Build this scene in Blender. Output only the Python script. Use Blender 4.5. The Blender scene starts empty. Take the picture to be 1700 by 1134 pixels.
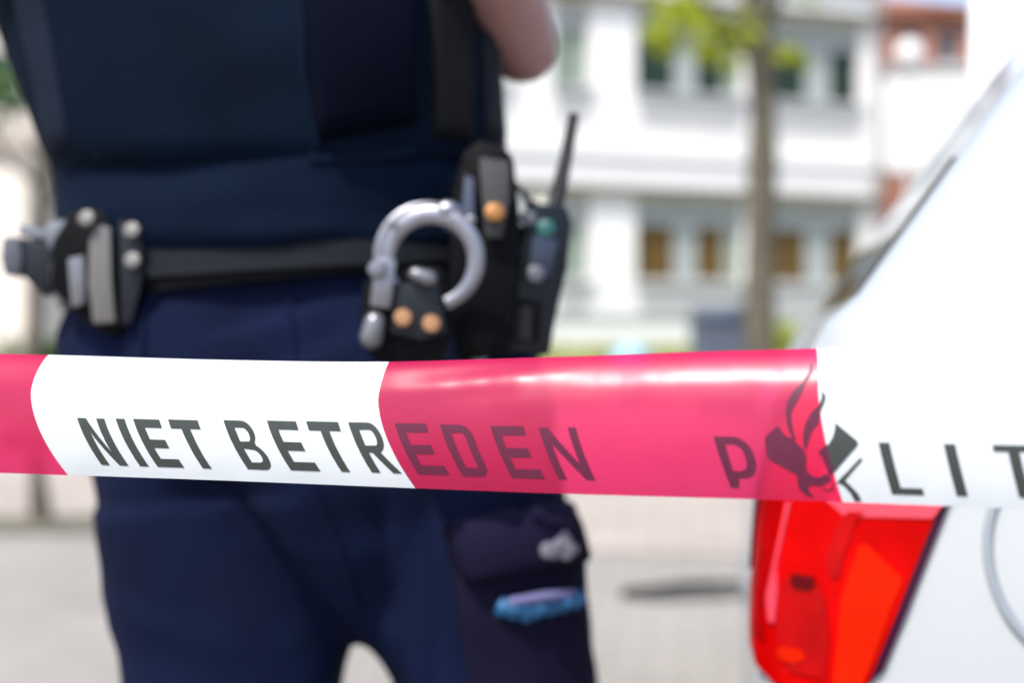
import bpy, bmesh, math, random
from mathutils import Vector, Matrix, noise
from mathutils.bvhtree import BVHTree
from mathutils.geometry import tessellate_polygon
R = math.radians
random.seed(7)
SC = bpy.context.scene
COL = SC.collection

# ------------------------------------------------------------------ camera, world, sun, exposure
cam_d = bpy.data.cameras.new('camera')
cam = bpy.data.objects.new('camera', cam_d); COL.objects.link(cam)
CZ = 0.93
cam.location = (0, 0, CZ); cam.rotation_euler = (R(90), 0, 0)
cam_d.lens = 50; cam_d.sensor_width = 36; cam_d.clip_start = 0.05; cam_d.clip_end = 3000
cam_d.dof.use_dof = True; cam_d.dof.focus_distance = 0.775; cam_d.dof.aperture_fstop = 3.5
SC.camera = cam
W = bpy.data.worlds.new('World'); SC.world = W; W.use_nodes = True
SUN_EL, SUN_AZ = 57, 216          # azimuth from +Y (ahead) towards +X
wn = W.node_tree.nodes; wn.clear()
sky = wn.new('ShaderNodeTexSky'); sky.sky_type = 'NISHITA'; sky.sun_disc = False
sky.sun_elevation = R(SUN_EL); sky.sun_rotation = R(SUN_AZ); sky.air_density = 1.0; sky.dust_density = 2.0
bg = wn.new('ShaderNodeBackground'); bg.inputs[1].default_value = 0.15
wo = wn.new('ShaderNodeOutputWorld')
W.node_tree.links.new(sky.outputs[0], bg.inputs[0]); W.node_tree.links.new(bg.outputs[0], wo.inputs[0])
sd = bpy.data.lights.new('sun', 'SUN'); sd.energy = 3.0; sd.angle = R(0.5); sd.color = (1.0, 0.95, 0.87)
sun = bpy.data.objects.new('sun', sd); COL.objects.link(sun)
sv = Vector((math.sin(R(SUN_AZ)) * math.cos(R(SUN_EL)), math.cos(R(SUN_AZ)) * math.cos(R(SUN_EL)), math.sin(R(SUN_EL))))
sun.rotation_euler = sv.to_track_quat('Z', 'Y').to_euler()
VS = SC.view_settings
VS.view_transform = 'Standard'; VS.look = 'None'; VS.gamma = 1; VS.use_curve_mapping = False
VS.exposure = 1.05
SC.cycles.use_denoising = True
SC.cycles.max_bounces = 8

F = 2361.1  # focal length in photo pixels (1700 wide)
def P(px, py, Y):
    return Vector(((px - 850) / F * Y, Y, CZ - (py - 567) / F * Y))
def lerp(a, b, t): return a + (b - a) * t
def interp(tab, x):
    if x <= tab[0][0]: return tab[0][1]
    for (x0, y0), (x1, y1) in zip(tab, tab[1:]):
        if x <= x1:
            return y0 + (y1 - y0) * (x - x0) / (x1 - x0)
    return tab[-1][1]
def smooth_interp(tab, x):
    return interp(tab, x)
    if x <= tab[0][0]: return tab[0][1]
    for (x0, y0), (x1, y1) in zip(tab, tab[1:]):
        if x <= x1:
            t = (x - x0) / (x1 - x0); t = t * t * (3 - 2 * t)
            return y0 + (y1 - y0) * t
    return tab[-1][1]

# ------------------------------------------------------------------ materials
def mat(name, col, rough=0.6, metal=0.0, var=0.0, vscale=8.0, bump=0.0, bscale=60.0, coat=0.0,
        translucent=0.0, spec=0.5, sheen=0.0, col2=None, see=0.0):
    m = bpy.data.materials.new(name); m.use_nodes = True
    nt = m.node_tree; b = nt.nodes['Principled BSDF']; L = nt.links
    b.inputs['Base Color'].default_value = (*col, 1)
    b.inputs['Roughness'].default_value = rough; b.inputs['Metallic'].default_value = metal
    b.inputs['Specular IOR Level'].default_value = spec
    b.inputs['Coat Weight'].default_value = coat; b.inputs['Coat Roughness'].default_value = 0.08
    b.inputs['Sheen Weight'].default_value = sheen
    tc = nt.nodes.new('ShaderNodeTexCoord')
    csock = None
    if var > 0 or col2:
        n = nt.nodes.new('ShaderNodeTexNoise'); n.inputs['Scale'].default_value = vscale; n.inputs['Detail'].default_value = 6
        L.new(tc.outputs['Object'], n.inputs['Vector'])
        r = nt.nodes.new('ShaderNodeValToRGB')
        r.color_ramp.elements[0].position = 0.3; r.color_ramp.elements[1].position = 0.7
        c2 = col2 or tuple(min(1, c * (1 + var)) for c in col)
        c1 = col if col2 else tuple(c * (1 - var) for c in col)
        r.color_ramp.elements[0].color = (*c1, 1); r.color_ramp.elements[1].color = (*c2, 1)
        L.new(n.outputs['Fac'], r.inputs['Fac']); L.new(r.outputs[0], b.inputs['Base Color'])
        csock = r.outputs[0]
    if bump > 0:
        n2 = nt.nodes.new('ShaderNodeTexNoise'); n2.inputs['Scale'].default_value = bscale; n2.inputs['Detail'].default_value = 4
        L.new(tc.outputs['Object'], n2.inputs['Vector'])
        bp = nt.nodes.new('ShaderNodeBump'); bp.inputs['Strength'].default_value = bump; bp.inputs['Distance'].default_value = 0.01
        L.new(n2.outputs['Fac'], bp.inputs['Height']); L.new(bp.outputs[0], b.inputs['Normal'])
    if translucent > 0:
        t = nt.nodes.new('ShaderNodeBsdfTranslucent'); t.inputs[0].default_value = (*col, 1)
        if csock: L.new(csock, t.inputs[0])
        mx = nt.nodes.new('ShaderNodeMixShader'); mx.inputs[0].default_value = translucent
        L.new(b.outputs[0], mx.inputs[1]); L.new(t.outputs[0], mx.inputs[2])
        out = mx.outputs[0]
        if see > 0:      # thin film: part of what stands behind shines through
            tr_ = nt.nodes.new('ShaderNodeBsdfTransparent'); tr_.inputs[0].default_value = (1, .10, .34, 1)
            m2 = nt.nodes.new('ShaderNodeMixShader'); m2.inputs[0].default_value = see
            L.new(out, m2.inputs[1]); L.new(tr_.outputs[0], m2.inputs[2]); out = m2.outputs[0]
        L.new(out, nt.nodes['Material Output'].inputs['Surface'])
    return m

def brick_mat(name, c1, c2, mortar, scale, bw, bh, rough=0.85, rot=0.0, msize=0.02, axis='XY'):
    m = bpy.data.materials.new(name); m.use_nodes = True
    nt = m.node_tree; b = nt.nodes['Principled BSDF']; L = nt.links
    tc = nt.nodes.new('ShaderNodeTexCoord'); mp = nt.nodes.new('ShaderNodeMapping')
    mp.inputs['Rotation'].default_value = (R(90), 0, 0) if axis == 'XZ' else (0, 0, rot)
    L.new(tc.outputs['Object'], mp.inputs[0])
    br = nt.nodes.new('ShaderNodeTexBrick'); br.inputs['Scale'].default_value = scale
    br.inputs['Color1'].default_value = (*c1, 1); br.inputs['Color2'].default_value = (*c2, 1); br.inputs['Mortar'].default_value = (*mortar, 1)
    br.inputs['Brick Width'].default_value = bw; br.inputs['Row Height'].default_value = bh; br.inputs['Mortar Size'].default_value = msize
    L.new(mp.outputs[0], br.inputs['Vector'])
    n = nt.nodes.new('ShaderNodeTexNoise'); n.inputs['Scale'].default_value = 0.6; n.inputs['Detail'].default_value = 8
    L.new(tc.outputs['Object'], n.inputs['Vector'])
    mx = nt.nodes.new('ShaderNodeMix'); mx.data_type = 'RGBA'; mx.blend_type = 'MULTIPLY'; mx.inputs[0].default_value = 0.7
    rp = nt.nodes.new('ShaderNodeValToRGB'); rp.color_ramp.elements[0].position = 0.3; rp.color_ramp.elements[0].color = (.62, .62, .6, 1)
    rp.color_ramp.elements[1].position = 0.65
    L.new(n.outputs['Fac'], rp.inputs[0])
    L.new(br.outputs['Color'], mx.inputs[6]); L.new(rp.outputs[0], mx.inputs[7]); L.new(mx.outputs[2], b.inputs['Base Color'])
    b.inputs['Roughness'].default_value = rough
    bp = nt.nodes.new('ShaderNodeBump'); bp.inputs['Strength'].default_value = 0.4; bp.inputs['Distance'].default_value = 0.01
    L.new(br.outputs['Fac'], bp.inputs['Height']); bp.invert = True; L.new(bp.outputs[0], b.inputs['Normal'])
    return m

M = {
 'tape_white': mat('tape_white', (.62, .65, .67), .32, translucent=.3, bump=.03, bscale=30),
 'tape_red': mat('tape_red', (.56, .006, .078), .35, translucent=.3, bump=.012, bscale=9, var=.10, vscale=9, spec=.8, see=.30),
 'ink': mat('ink', (.026, .032, .029), .4, var=.08, vscale=300),
 'ink_red': mat('ink_red', (.085, .008, .030), .45, var=.06, vscale=300, spec=.3),
 'trouser': mat('trouser', (.0018, .0050, .0235), .9, var=.32, vscale=11, bump=.25, bscale=500, spec=.12),
 'shirt': mat('shirt', (.0008, .0050, .0165), .9, var=.2, vscale=12, bump=.2, bscale=500, spec=.1),
 'vest': mat('vest', (.0003, .0044, .0135), .9, var=.3, vscale=9, bump=.2, bscale=400, spec=.1),
 'vest_dark': mat('vest_dark', (.0006, .0017, .007), .9, var=.2, vscale=9, bump=.2, bscale=400, spec=.06),
 'lit_side_panel': mat('lit_side_panel', (.010, .014, .028), .9, var=.15, bump=.2, bscale=400, spec=.1),
 'strap': mat('strap', (.004, .0045, .006), .8, bump=.3, bscale=600, spec=.12),
  'pocket_cloth': mat('pocket_cloth', (.0050, .0040, .018), .9, var=.15, vscale=14, bump=.25, bscale=500, spec=.12),
 'leather': mat('leather', (.0010, .0012, .0022), .55, spec=.10, bump=.25, bscale=250, var=.2, vscale=20),
 'belt': mat('belt', (.008, .010, .014), .7, bump=.2, bscale=500, spec=.15),
 'plastic': mat('plastic', (.005, .008, .013), .4, spec=.3, bump=.05, bscale=400),
 'grey_plastic': mat('grey_plastic', (.06, .065, .085), .5, var=.1),
 'gunmetal': mat('gunmetal', (.17, .175, .19), .35, metal=.6, var=.1, vscale=40),
 'steel': mat('steel', (.23, .23, .26), .42, metal=1.0, var=.08, vscale=60),
 'brass': mat('brass', (.33, .17, .085), .5, metal=.5, var=.1, vscale=80),
 'orange': mat('orange', (.30, .13, .035), .5, metal=.3),
 'green_key': mat('green_key', (.006, .075, .07), .5),
 'skin': mat('skin', (.27, .14, .125), .5, var=.12, vscale=18, bump=.1, bscale=180),
 'hair': mat('hair', (.04, .025, .015), .6, bump=.5, bscale=200),
 'boot': mat('boot', (.012, .012, .012), .4, bump=.1, bscale=200),
 'glove': mat('glove', (.01, .10, .24), .5, var=.2, vscale=30, translucent=.15),
 'print': mat('print', (.15, .145, .18), .6),
 'van_paint': mat('van_paint', (.82, .82, .82), .5),
 'paint': mat('paint', (.37, .395, .415), .3, coat=.6, var=.008, vscale=3),
 'glass_dark': mat('glass_dark', (.02, .025, .03), .04, spec=.8, coat=.6),
 'rubber': mat('rubber', (.015, .015, .017), .7, bump=.2),
 'seam': mat('seam', (.22, .25, .28), .6),
 'lens_red': mat('lens_red', (.46, .0008, .0008), .3, spec=.04, var=.3, vscale=14, translucent=.15),
 'lens_deep': mat('lens_deep', (.30, .0005, .001), .3, spec=.1, var=.25, vscale=20),
 'lens_orange': mat('lens_orange', (.60, .012, .001), .3, spec=.04, var=.1, vscale=30, translucent=.2),
 'lens_plum': mat('lens_plum', (.03, .001, .02), .2, spec=.2),
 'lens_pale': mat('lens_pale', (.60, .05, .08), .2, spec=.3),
 'render_wall': mat('render_wall', (.72, .71, .69), .85, var=.03, vscale=1.5, bump=.1, bscale=30),
 'panel_wall': mat('panel_wall', (.40, .40, .40), .6, var=.04, vscale=2),
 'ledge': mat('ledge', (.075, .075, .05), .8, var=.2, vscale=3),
 'win_frame': mat('win_frame', (.40, .41, .40), .5),
 'win_glass': mat('win_glass', (.012, .026, .014), .15, spec=.3),
 'curtain': mat('curtain', (.30, .34, .33), .9, var=.08, vscale=6),
 'amber': mat('amber', (.09, .050, .004), .8, var=.15, vscale=4),
 'sage': mat('sage', (.20, .25, .20), .8, var=.1),
 'brick': brick_mat('brick', (.36, .13, .075), (.30, .10, .06), (.35, .28, .22), 4.5, .95, .27, axis='XZ'),
 'roof': mat('roof', (.18, .09, .07), .8, var=.2),
 'beige': mat('beige', (.38, .34, .30), .85, var=.08, vscale=1),
 'bark': mat('bark', (.085, .074, .052), .95, var=.35, vscale=9, bump=.8, bscale=30),
 'leaf': mat('leaf', (.28, .34, .02), .5, var=.5, vscale=5, translucent=.5, col2=(.46, .50, .03)),
 'leaf_dark': mat('leaf_dark', (.05, .11, .012), .55, var=.4, vscale=4, translucent=.4),
 'grass': mat('grass', (.24, .26, .09), .9, var=.35, vscale=1.2, bump=.6, bscale=40, translucent=.2),
 'soil': mat('soil', (.11, .10, .07), .95, var=.3, vscale=6, bump=.6, bscale=30),
 'bin': mat('bin', (.075, .09, .125), .5, var=.1),
 'bin_dark': mat('bin_dark', (.03, .045, .07), .45),
 'ball': mat('ball', (.22, .42, .50), .45, var=.1),
 'paving': brick_mat('paving', (.285, .262, .235), (.245, .228, .205), (.16, .15, .125), 5, 1.05, .52, rot=.12),
 'pale_paving': brick_mat('pale_paving', (.38, .325, .28), (.34, .295, .26), (.23, .20, .17), 3.3, 1.0, 1.0, rot=.1),
 'kerb': mat('kerb', (.30, .29, .27), .9, var=.15, vscale=8, bump=.3),
 'dark_paving': mat('dark_paving', (.085, .082, .070), .6, var=.3, vscale=5, bump=.3),
 'white_plastic': mat('white_plastic', (.80, .80, .80), .4, translucent=.2),
 'pole': mat('pole', (.50, .50, .50), .5),
}

# ------------------------------------------------------------------ object helpers
def tag(o, label=None, cat=None, group=None, kind=None):
    if label: o['label'] = label
    if cat: o['category'] = cat
    if group: o['group'] = group
    if kind: o['kind'] = kind
    return o
def empty(name, loc, label=None, cat=None, group=None):
    o = bpy.data.objects.new(name, None); COL.objects.link(o); o.location = loc; o.empty_display_size = .1
    return tag(o, label, cat, group)
def link(name, me, mats, parent=None, smooth=True):
    o = bpy.data.objects.new(name, me); COL.objects.link(o)
    for m in (mats if isinstance(mats, (list, tuple)) else [mats]): me.materials.append(m)
    if smooth:
        me.polygons.foreach_set('use_smooth', [True] * len(me.polygons))
    if parent:
        o.parent = parent; o.matrix_parent_inverse = Matrix.Identity(4)
        o.location = -parent_world(parent).translation
    return o
def parent_world(p):      # every parent is only ever moved, never turned
    l = Vector((0, 0, 0))
    while p is not None: l += p.location; p = p.parent
    return Matrix.Translation(l)

class MB:
    """gathers shapes in world coordinates, then links them as one mesh"""
    def __init__(self): self.bm = bmesh.new(); self.mi = 0
    def _face(self, vs):
        try:
            f = self.bm.faces.new(vs); f.material_index = self.mi; return f
        except ValueError: return None
    def box(self, c, s, rot=None, bevel=0.0):
        tmp = bmesh.new()
        bmesh.ops.create_cube(tmp, size=1)
        bmesh.ops.scale(tmp, vec=Vector(s), verts=tmp.verts)
        if bevel > 0:
            bmesh.ops.bevel(tmp, geom=list(tmp.edges), offset=bevel, segments=2, affect='EDGES', profile=.6)
        if rot is not None: bmesh.ops.transform(tmp, matrix=rot.to_4x4(), verts=tmp.verts)
        bmesh.ops.translate(tmp, vec=Vector(c), verts=tmp.verts)
        self.merge(tmp); return self
    def merge(self, tmp):
        mp = {v: self.bm.verts.new(v.co) for v in tmp.verts}
        for f in tmp.faces: self._face([mp[v] for v in f.verts])
        tmp.free()
    def loft(self, rings, cap=True, closed=True):
        rs = [[self.bm.verts.new(p) for p in r] for r in rings]
        n = len(rs[0])
        for a, b in zip(rs, rs[1:]):
            for i in range(n if closed else n - 1):
                self._face([a[i], a[(i + 1) % n], b[(i + 1) % n], b[i]])
        if cap and closed:
            self._face(list(reversed(rs[0]))); self._face(rs[-1])
        return self
    def tube(self, pts, rad, n=12, flat=1.0, cap=True, up=None):
        pts = [Vector(p) for p in pts]
        if not isinstance(rad, (list, tuple)): rad = [rad] * len(pts)
        rings = []; prev = None
        for i, p in enumerate(pts):
            t = (pts[min(i + 1, len(pts) - 1)] - pts[max(i - 1, 0)]).normalized()
            if prev is None:
                a = Vector(up) if up else (Vector((0, 0, 1)) if abs(t.z) < .9 else Vector((0, 1, 0)))
                u = (a - t * a.dot(t)).normalized()
            else:
                u = (prev - t * prev.dot(t)).normalized()
            prev = u; w = t.cross(u)
            rings.append([p + (u * math.cos(k * 2 * math.pi / n) + w * math.sin(k * 2 * math.pi / n) * flat) * rad[i] for k in range(n)])
        return self.loft(rings, cap)
    def capsule(self, pts, rad, n=14, flat=1.0, up=None):
        """tube with rounded ends"""
        pts = [Vector(p) for p in pts]; rad = list(rad) if isinstance(rad, (list, tuple)) else [rad] * len(pts)
        def ends(p, d, r):
            return [(p + d * r * math.sin(a), r * math.cos(a)) for a in (R(30), R(60), R(82))]
        d0 = (pts[0] - pts[1]).normalized(); d1 = (pts[-1] - pts[-2]).normalized()
        e0 = ends(pts[0], d0, rad[0]); e1 = ends(pts[-1], d1, rad[-1])
        P2 = [q for q, _ in reversed(e0)] + pts + [q for q, _ in e1]
        R2 = [r for _, r in reversed(e0)] + rad + [r for _, r in e1]
        return self.tube(P2, R2, n, flat, True, up)
    def ball(self, c, r, sc=(1, 1, 1), n=20, m=12):
        rings = []
        for j in range(1, m):
            a = math.pi * j / m
            rings.append([Vector(c) + Vector((math.cos(k * 2 * math.pi / n) * math.sin(a) * r * sc[0], math.sin(k * 2 * math.pi / n) * math.sin(a) * r * sc[1], -math.cos(a) * r * sc[2])) for k in range(n)])
        return self.loft(rings)
    def disc(self, c, nrm, r, h, n=24, bevel=.3):
        nrm = Vector(nrm).normalized(); a = Vector((0, 0, 1)) if abs(nrm.z) < .9 else Vector((1, 0, 0))
        u = (a - nrm * a.dot(nrm)).normalized(); w = nrm.cross(u); c = Vector(c)
        rings = []
        for rr, hh in ((r, 0), (r, h * (1 - bevel)), (r * .85, h), (r * .3, h * 1.12)):
            rings.append([c + nrm * hh + (u * math.cos(k * 2 * math.pi / n) + w * math.sin(k * 2 * math.pi / n)) * rr for k in range(n)])
        return self.loft(rings)
    def prism(self, pts2, frame, thick, bevel=0.0):
        """pts2 outline in a plane given by frame (origin, u, v), extruded along u x v"""
        o, u, v = frame; nrm = u.cross(v).normalized()
        tmp = bmesh.new()
        a = [tmp.verts.new(o + u * x + v * y) for x, y in pts2]
        f = tmp.faces.new(a)
        r = bmesh.ops.extrude_face_region(tmp, geom=[f])
        bmesh.ops.translate(tmp, vec=nrm * thick, verts=[g for g in r['geom'] if isinstance(g, bmesh.types.BMVert)])
        if bevel > 0:
            bmesh.ops.bevel(tmp, geom=list(tmp.edges), offset=bevel, segments=2, affect='EDGES', profile=.6)
        self.merge(tmp); return self
    def build(self, name, mats, parent=None, smooth=True, autosmooth=None):
        bmesh.ops.recalc_face_normals(self.bm, faces=self.bm.faces)
        me = bpy.data.meshes.new(name); self.bm.to_mesh(me); self.bm.free()
        o = link(name, me, mats, parent, smooth)
        if smooth:
            try: me.set_sharp_from_angle(angle=R(autosmooth or 40))
            except Exception: pass
        return o

def remeshed(mb, voxel, smooth_it=8, fn=None):
    """join overlapping closed shells of mb into one continuous skin; returns a new mesh"""
    bmesh.ops.recalc_face_normals(mb.bm, faces=mb.bm.faces)
    me = bpy.data.meshes.new('tmp'); mb.bm.to_mesh(me); mb.bm.free()
    o = bpy.data.objects.new('tmp', me); COL.objects.link(o)
    r = o.modifiers.new('r', 'REMESH'); r.mode = 'VOXEL'; r.voxel_size = voxel; r.adaptivity = 0
    s = o.modifiers.new('s', 'SMOOTH'); s.iterations = smooth_it; s.factor = .5
    dg = bpy.context.evaluated_depsgraph_get(); dg.update()
    m2 = bpy.data.meshes.new_from_object(o.evaluated_get(dg))
    bpy.data.objects.remove(o); bpy.data.meshes.remove(me)
    m2.materials.clear()
    if fn:
        ns = [v.normal.copy() for v in m2.vertices]
        for v, n in zip(m2.vertices, ns): v.co = v.co + n * fn(v.co, n)
    return m2
def bvh_of(me):
    bm = bmesh.new(); bm.from_mesh(me); t = BVHTree.FromBMesh(bm); bm.free(); return t
ORI = Vector((0, 0, CZ))
def hit(bvh, px, py, Y):
    q = P(px, py, Y); d = (q - ORI).normalized()
    r = bvh.ray_cast(ORI, d, 4)
    if r[0] is None:
        r = bvh.find_nearest(q)
    n = r[1]
    if n.dot(d) > 0.15: n = -n
    return r[0], n
def patch(name, quad, bvh, Y, off, matl, parent, nx=14, ny=14, bulge=0.0, thick=None, smooth=True, round_=.25):
    """a sheet of cloth or trim laid on a surface: quad = four corners (photo pixels), tl tr br bl"""
    bm = bmesh.new(); top = []; bot = []
    tl, tr, br, bl = [Vector(q) for q in quad]
    for j in range(ny + 1):
        v = j / ny; rt = []; rb = []
        for i in range(nx + 1):
            u = i / nx
            q = (tl * (1 - u) + tr * u) * (1 - v) + (bl * (1 - u) + br * u) * v
            p, n = hit(bvh, q.x, q.y, Y)
            edge = min(u, 1 - u, v, 1 - v)
            h = off * min(1, edge * 12 + .25) + bulge * (math.sin(math.pi * u) * math.sin(math.pi * v)) ** .5
            rt.append(bm.verts.new(p + n * h)); rb.append(bm.verts.new(p - n * .003))
        top.append(rt); bot.append(rb)
    for j in range(ny):
        for i in range(nx):
            bm.faces.new([top[j][i], top[j][i + 1], top[j + 1][i + 1], top[j + 1][i]])
    ring_t = top[0] + [r[-1] for r in top[1:]] + top[-1][-2::-1] + [r[0] for r in top[-2:0:-1]]
    ring_b = bot[0] + [r[-1] for r in bot[1:]] + bot[-1][-2::-1] + [r[0] for r in bot[-2:0:-1]]
    for a in range(len(ring_t)):
        b = (a + 1) % len(ring_t)
        bm.faces.new([ring_t[a], ring_t[b], ring_b[b], ring_b[a]])
    used = set(ring_b)
    for r in bot:
        for v in r:
            if v not in used: bm.verts.remove(v)
    bmesh.ops.recalc_face_normals(bm, faces=bm.faces)
    me = bpy.data.meshes.new(name); bm.to_mesh(me); bm.free()
    return link(name, me, matl, parent, smooth)
def line_on(pxs, bvh, Y, rad, lift=0.0, n=6, sub=6):
    pts = []
    for (a, b) in zip(pxs, pxs[1:]):
        for k in range(sub):
            t = k / sub; p, nn = hit(bvh, lerp(a[0], b[0], t), lerp(a[1], b[1], t), Y); pts.append(p + nn * lift)
    p, nn = hit(bvh, pxs[-1][0], pxs[-1][1], Y); pts.append(p + nn * lift)
    return MB().tube(pts, rad, n)

def sheet(name, pts, z, m, kind='structure'):
    me = bpy.data.meshes.new(name); me.from_pydata([(x, y, z) for x, y in pts], [], [list(range(len(pts)))]); me.update()
    return tag(link(name, me, m, None, False), kind=kind)

# ------------------------------------------------------------------ ground
sheet('ground', [(-400, -60), (400, -60), (400, 900), (-400, 900)], 0, M['paving'])
# pale square beyond the kerb line
sheet('square', [(-60, 7.0), (-2.6, 7.0), (3.0, 5.6), (60, 5.6), (60, 22.6), (-60, 22.6)], .006, M['pale_paving'])
sheet('soil_strip', [(-14, 6.85), (-1.75, 6.85), (-1.75, 7.5), (-14, 7.5)], .012, M['soil'])
# darker patch laid on the paving
def dark_paving():
    pts = []
    c = P(1125, 992, .93 * F / (992 - 567))
    for k in range(62):
        a = k * 2 * math.pi / 40; r = 1 + .22 * noise.noise(Vector((math.cos(a) * 1.5, math.sin(a) * 1.5, 3)))
        pts.append((c.x + .05 + math.cos(a) * .27 * r, c.y + .1 + math.sin(a) * .17 * r + math.cos(a) * .1))
    sheet('dark_patch', pts, .010, M['dark_paving'])
dark_paving()

# ------------------------------------------------------------------ buildings
class Facade:
    """a wall plane seen from the street; photo pixels on it become points of the wall"""
    def __init__(self, x0, y0, ang, parent):
        self.o = Vector((x0, y0, 0)); self.u = Vector((math.cos(ang), math.sin(ang), 0)); self.n = Vector((math.sin(ang), -math.cos(ang), 0))
        self.rot = Matrix.Rotation(ang, 3, 'Z'); self.parent = parent
    def at(self, px, py):
        d = Vector(((px - 850) / F, 1, -(py - 567) / F))
        t = (self.o - ORI).dot(self.n) / d.dot(self.n); p = ORI + d * t
        return (p - self.o).dot(self.u), p.z
    def box(self, mb, s0, s1, z0, z1, d0, d1, bevel=0):
        c = self.o + self.u * ((s0 + s1) / 2) + self.n * ((d0 + d1) / 2); c.z = (z0 + z1) / 2
        mb.box(c, (s1 - s0, abs(d1 - d0), z1 - z0), self.rot, bevel)
    def band(self, name, m, s0, s1, py, w, out, base=0):
        pass

bA = empty('office_building', (3.0, 25, 0), 'long white two-storey building with window bands behind the slim tree', 'building')
fa = Facade(2.9, 24.5, R(20), bA)
def wall_with_holes(fc, s0, s1, z0, z1, holes, m, name, parent, depth=.35):
    """wall built of boxes around the openings (openings share rows)"""
    mb = MB(); rows = {}
    for h in holes: rows.setdefault((h[2], h[3]), []).append(h)
    zc = z0
    for (a, b), hs in sorted(rows.items()):
        fc.box(mb, s0, s1, zc, a, -depth, 0); sc = s0
        for h in sorted(hs):
            fc.box(mb, sc, h[0], a, b, -depth, 0); sc = h[1]
        fc.box(mb, sc, s1, a, b, -depth, 0); zc = b
    fc.box(mb, s0, s1, zc, z1, -depth, 0)
    return mb.build(name, m, parent, False)
# window openings: (s0, s1, z0, z1, panes)
ulo, uhi = fa.at(1100, 152)[1], fa.at(1100, 14)[1]
llo, lhi = fa.at(1100, 467)[1], fa.at(1100, 330)[1]
bays = []
def bay(x0, x1): return fa.at(x0, 400)[0], fa.at(x1, 400)[0]
bay_px = [(330, 450, 2), (500, 650, 3), (700, 850, 2), (920, 980, 0), (1056, 1234, 1), (1274, 1430, 4)]
PANES = {1: ([1125, 1158, 1208], 'gcgs'), 4: ([1344, 1380], 'gcg')}
holes = []
for (x0, x1, k) in bay_px:
    s0, s1 = bay(x0, x1)
    holes.append((s0, s1, llo, lhi, k)); holes.append((s0, s1, ulo, uhi, k))
SL, SR = fa.at(260, 400)[0], fa.at(1452, 400)[0]
ztop = uhi + .65
wall_with_holes(fa, SL, SR, 0, ztop, holes, M['render_wall'], 'wall', bA)
mb = MB(); fa.box(mb, SL, SR, 0, ztop, -9, -.36)
o = mb.build('core', M['render_wall'], bA, False)
# ledges above each window band, parapet
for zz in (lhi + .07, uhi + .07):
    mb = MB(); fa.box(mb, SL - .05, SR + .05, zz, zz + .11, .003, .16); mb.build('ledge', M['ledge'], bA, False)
mb = MB(); fa.box(mb, SL - .1, SR + .1, ztop, ztop + .25, -9.2, .12); mb.build('parapet', M['panel_wall'], bA, False)
mb = MB(); fa.box(mb, SL - .05, SR + .05, ulo - 1.22, ulo - 1.14, .003, .05); mb.build('cornice', M['panel_wall'], bA, False)
mb = MB(); fa.box(mb, SL - .05, SR + .05, llo - .62, llo - .57, .003, .05); mb.build('cornice', M['panel_wall'], bA, False)
for (s0, s1, z0, z1, k) in holes:
    upper = z0 > 3
    mb = MB(); w = s1 - s0
    t = .04; zt = z0 + (z1 - z0) * .72   # transom height
    fa.box(mb, s0, s1, z0, z0 + t, -.2, -.1); fa.box(mb, s0, s1, z1 - t, z1, -.2, -.1)
    fa.box(mb, s0, s0 + t, z0 + t, z1 - t, -.2, -.1); fa.box(mb, s1 - t, s1, z0 + t, z1 - t, -.2, -.1)
    fa.box(mb, s0 + t, s1 - t, zt - .04, zt + .04, -.198, -.102)
    nd = max(1, round(w / .48)); ws = (w - 2 * t) / nd
    edges = [s0 + t + ws * i for i in range(nd + 1)]
    seq = {0: 's', 2: 'cgc', 3: 'gcg'}.get(k)
    if k in PANES:
        edges = [s0 + t] + [fa.at(x, 400)[0] for x in PANES[k][0]] + [s1 - t]; seq = PANES[k][1]; nd = len(edges) - 1
    for i in range(1, nd):
        c = edges[i]
        fa.box(mb, c - .02, c + .02, z0 + t, zt - .04, -.196, -.104); fa.box(mb, c - .03, c + .03, zt + .04, z1 - t, -.196, -.104)
    wf = mb.build('window', M['win_frame'], bA, False)
    # blind behind the upper lights
    mb = MB(); fa.box(mb, s0 + t, s1 - t, zt + .04, z1 - t, -.19, -.18); mb.build('blind', M['curtain' if k else 'panel_wall'], wf, False)
    for i in range(nd):
        ch = seq[i % len(seq)]
        a0 = edges[i] + (0 if i == 0 else .02); a1 = edges[i + 1] - (0 if i == nd - 1 else .02)
        mm = {'g': M['win_glass'] if upper else M['amber'], 'c': M['curtain'], 's': M['sage']}[ch]
        mb = MB(); fa.box(mb, a0, a1, z0 + t, zt - .04, -.14, -.13); mb.build('pane', mm, wf, False)
    mb = MB(); fa.box(mb, s0 - .05, s1 + .05, z0 - .07, z0 - .003, .002, .09); mb.build('sill', M['panel_wall'], wf, False)
    # framed spandrel panel below the window
    mb = MB(); fa.box(mb, s0 + .05, s1 - .05, z0 - .55, z0 - .12, .004, .03); mb.build('spandrel_panel', M['panel_wall'], bA, False)
mb = MB(); q = fa.o + fa.u * (SR + .05) + fa.n * .1; mb.tube([q + Vector((0, 0, .1)), q + Vector((0, 0, ztop))], .06, 10)
mb.build('downpipe', mat('downpipe', (.20, .19, .20), .6), bA)

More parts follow.
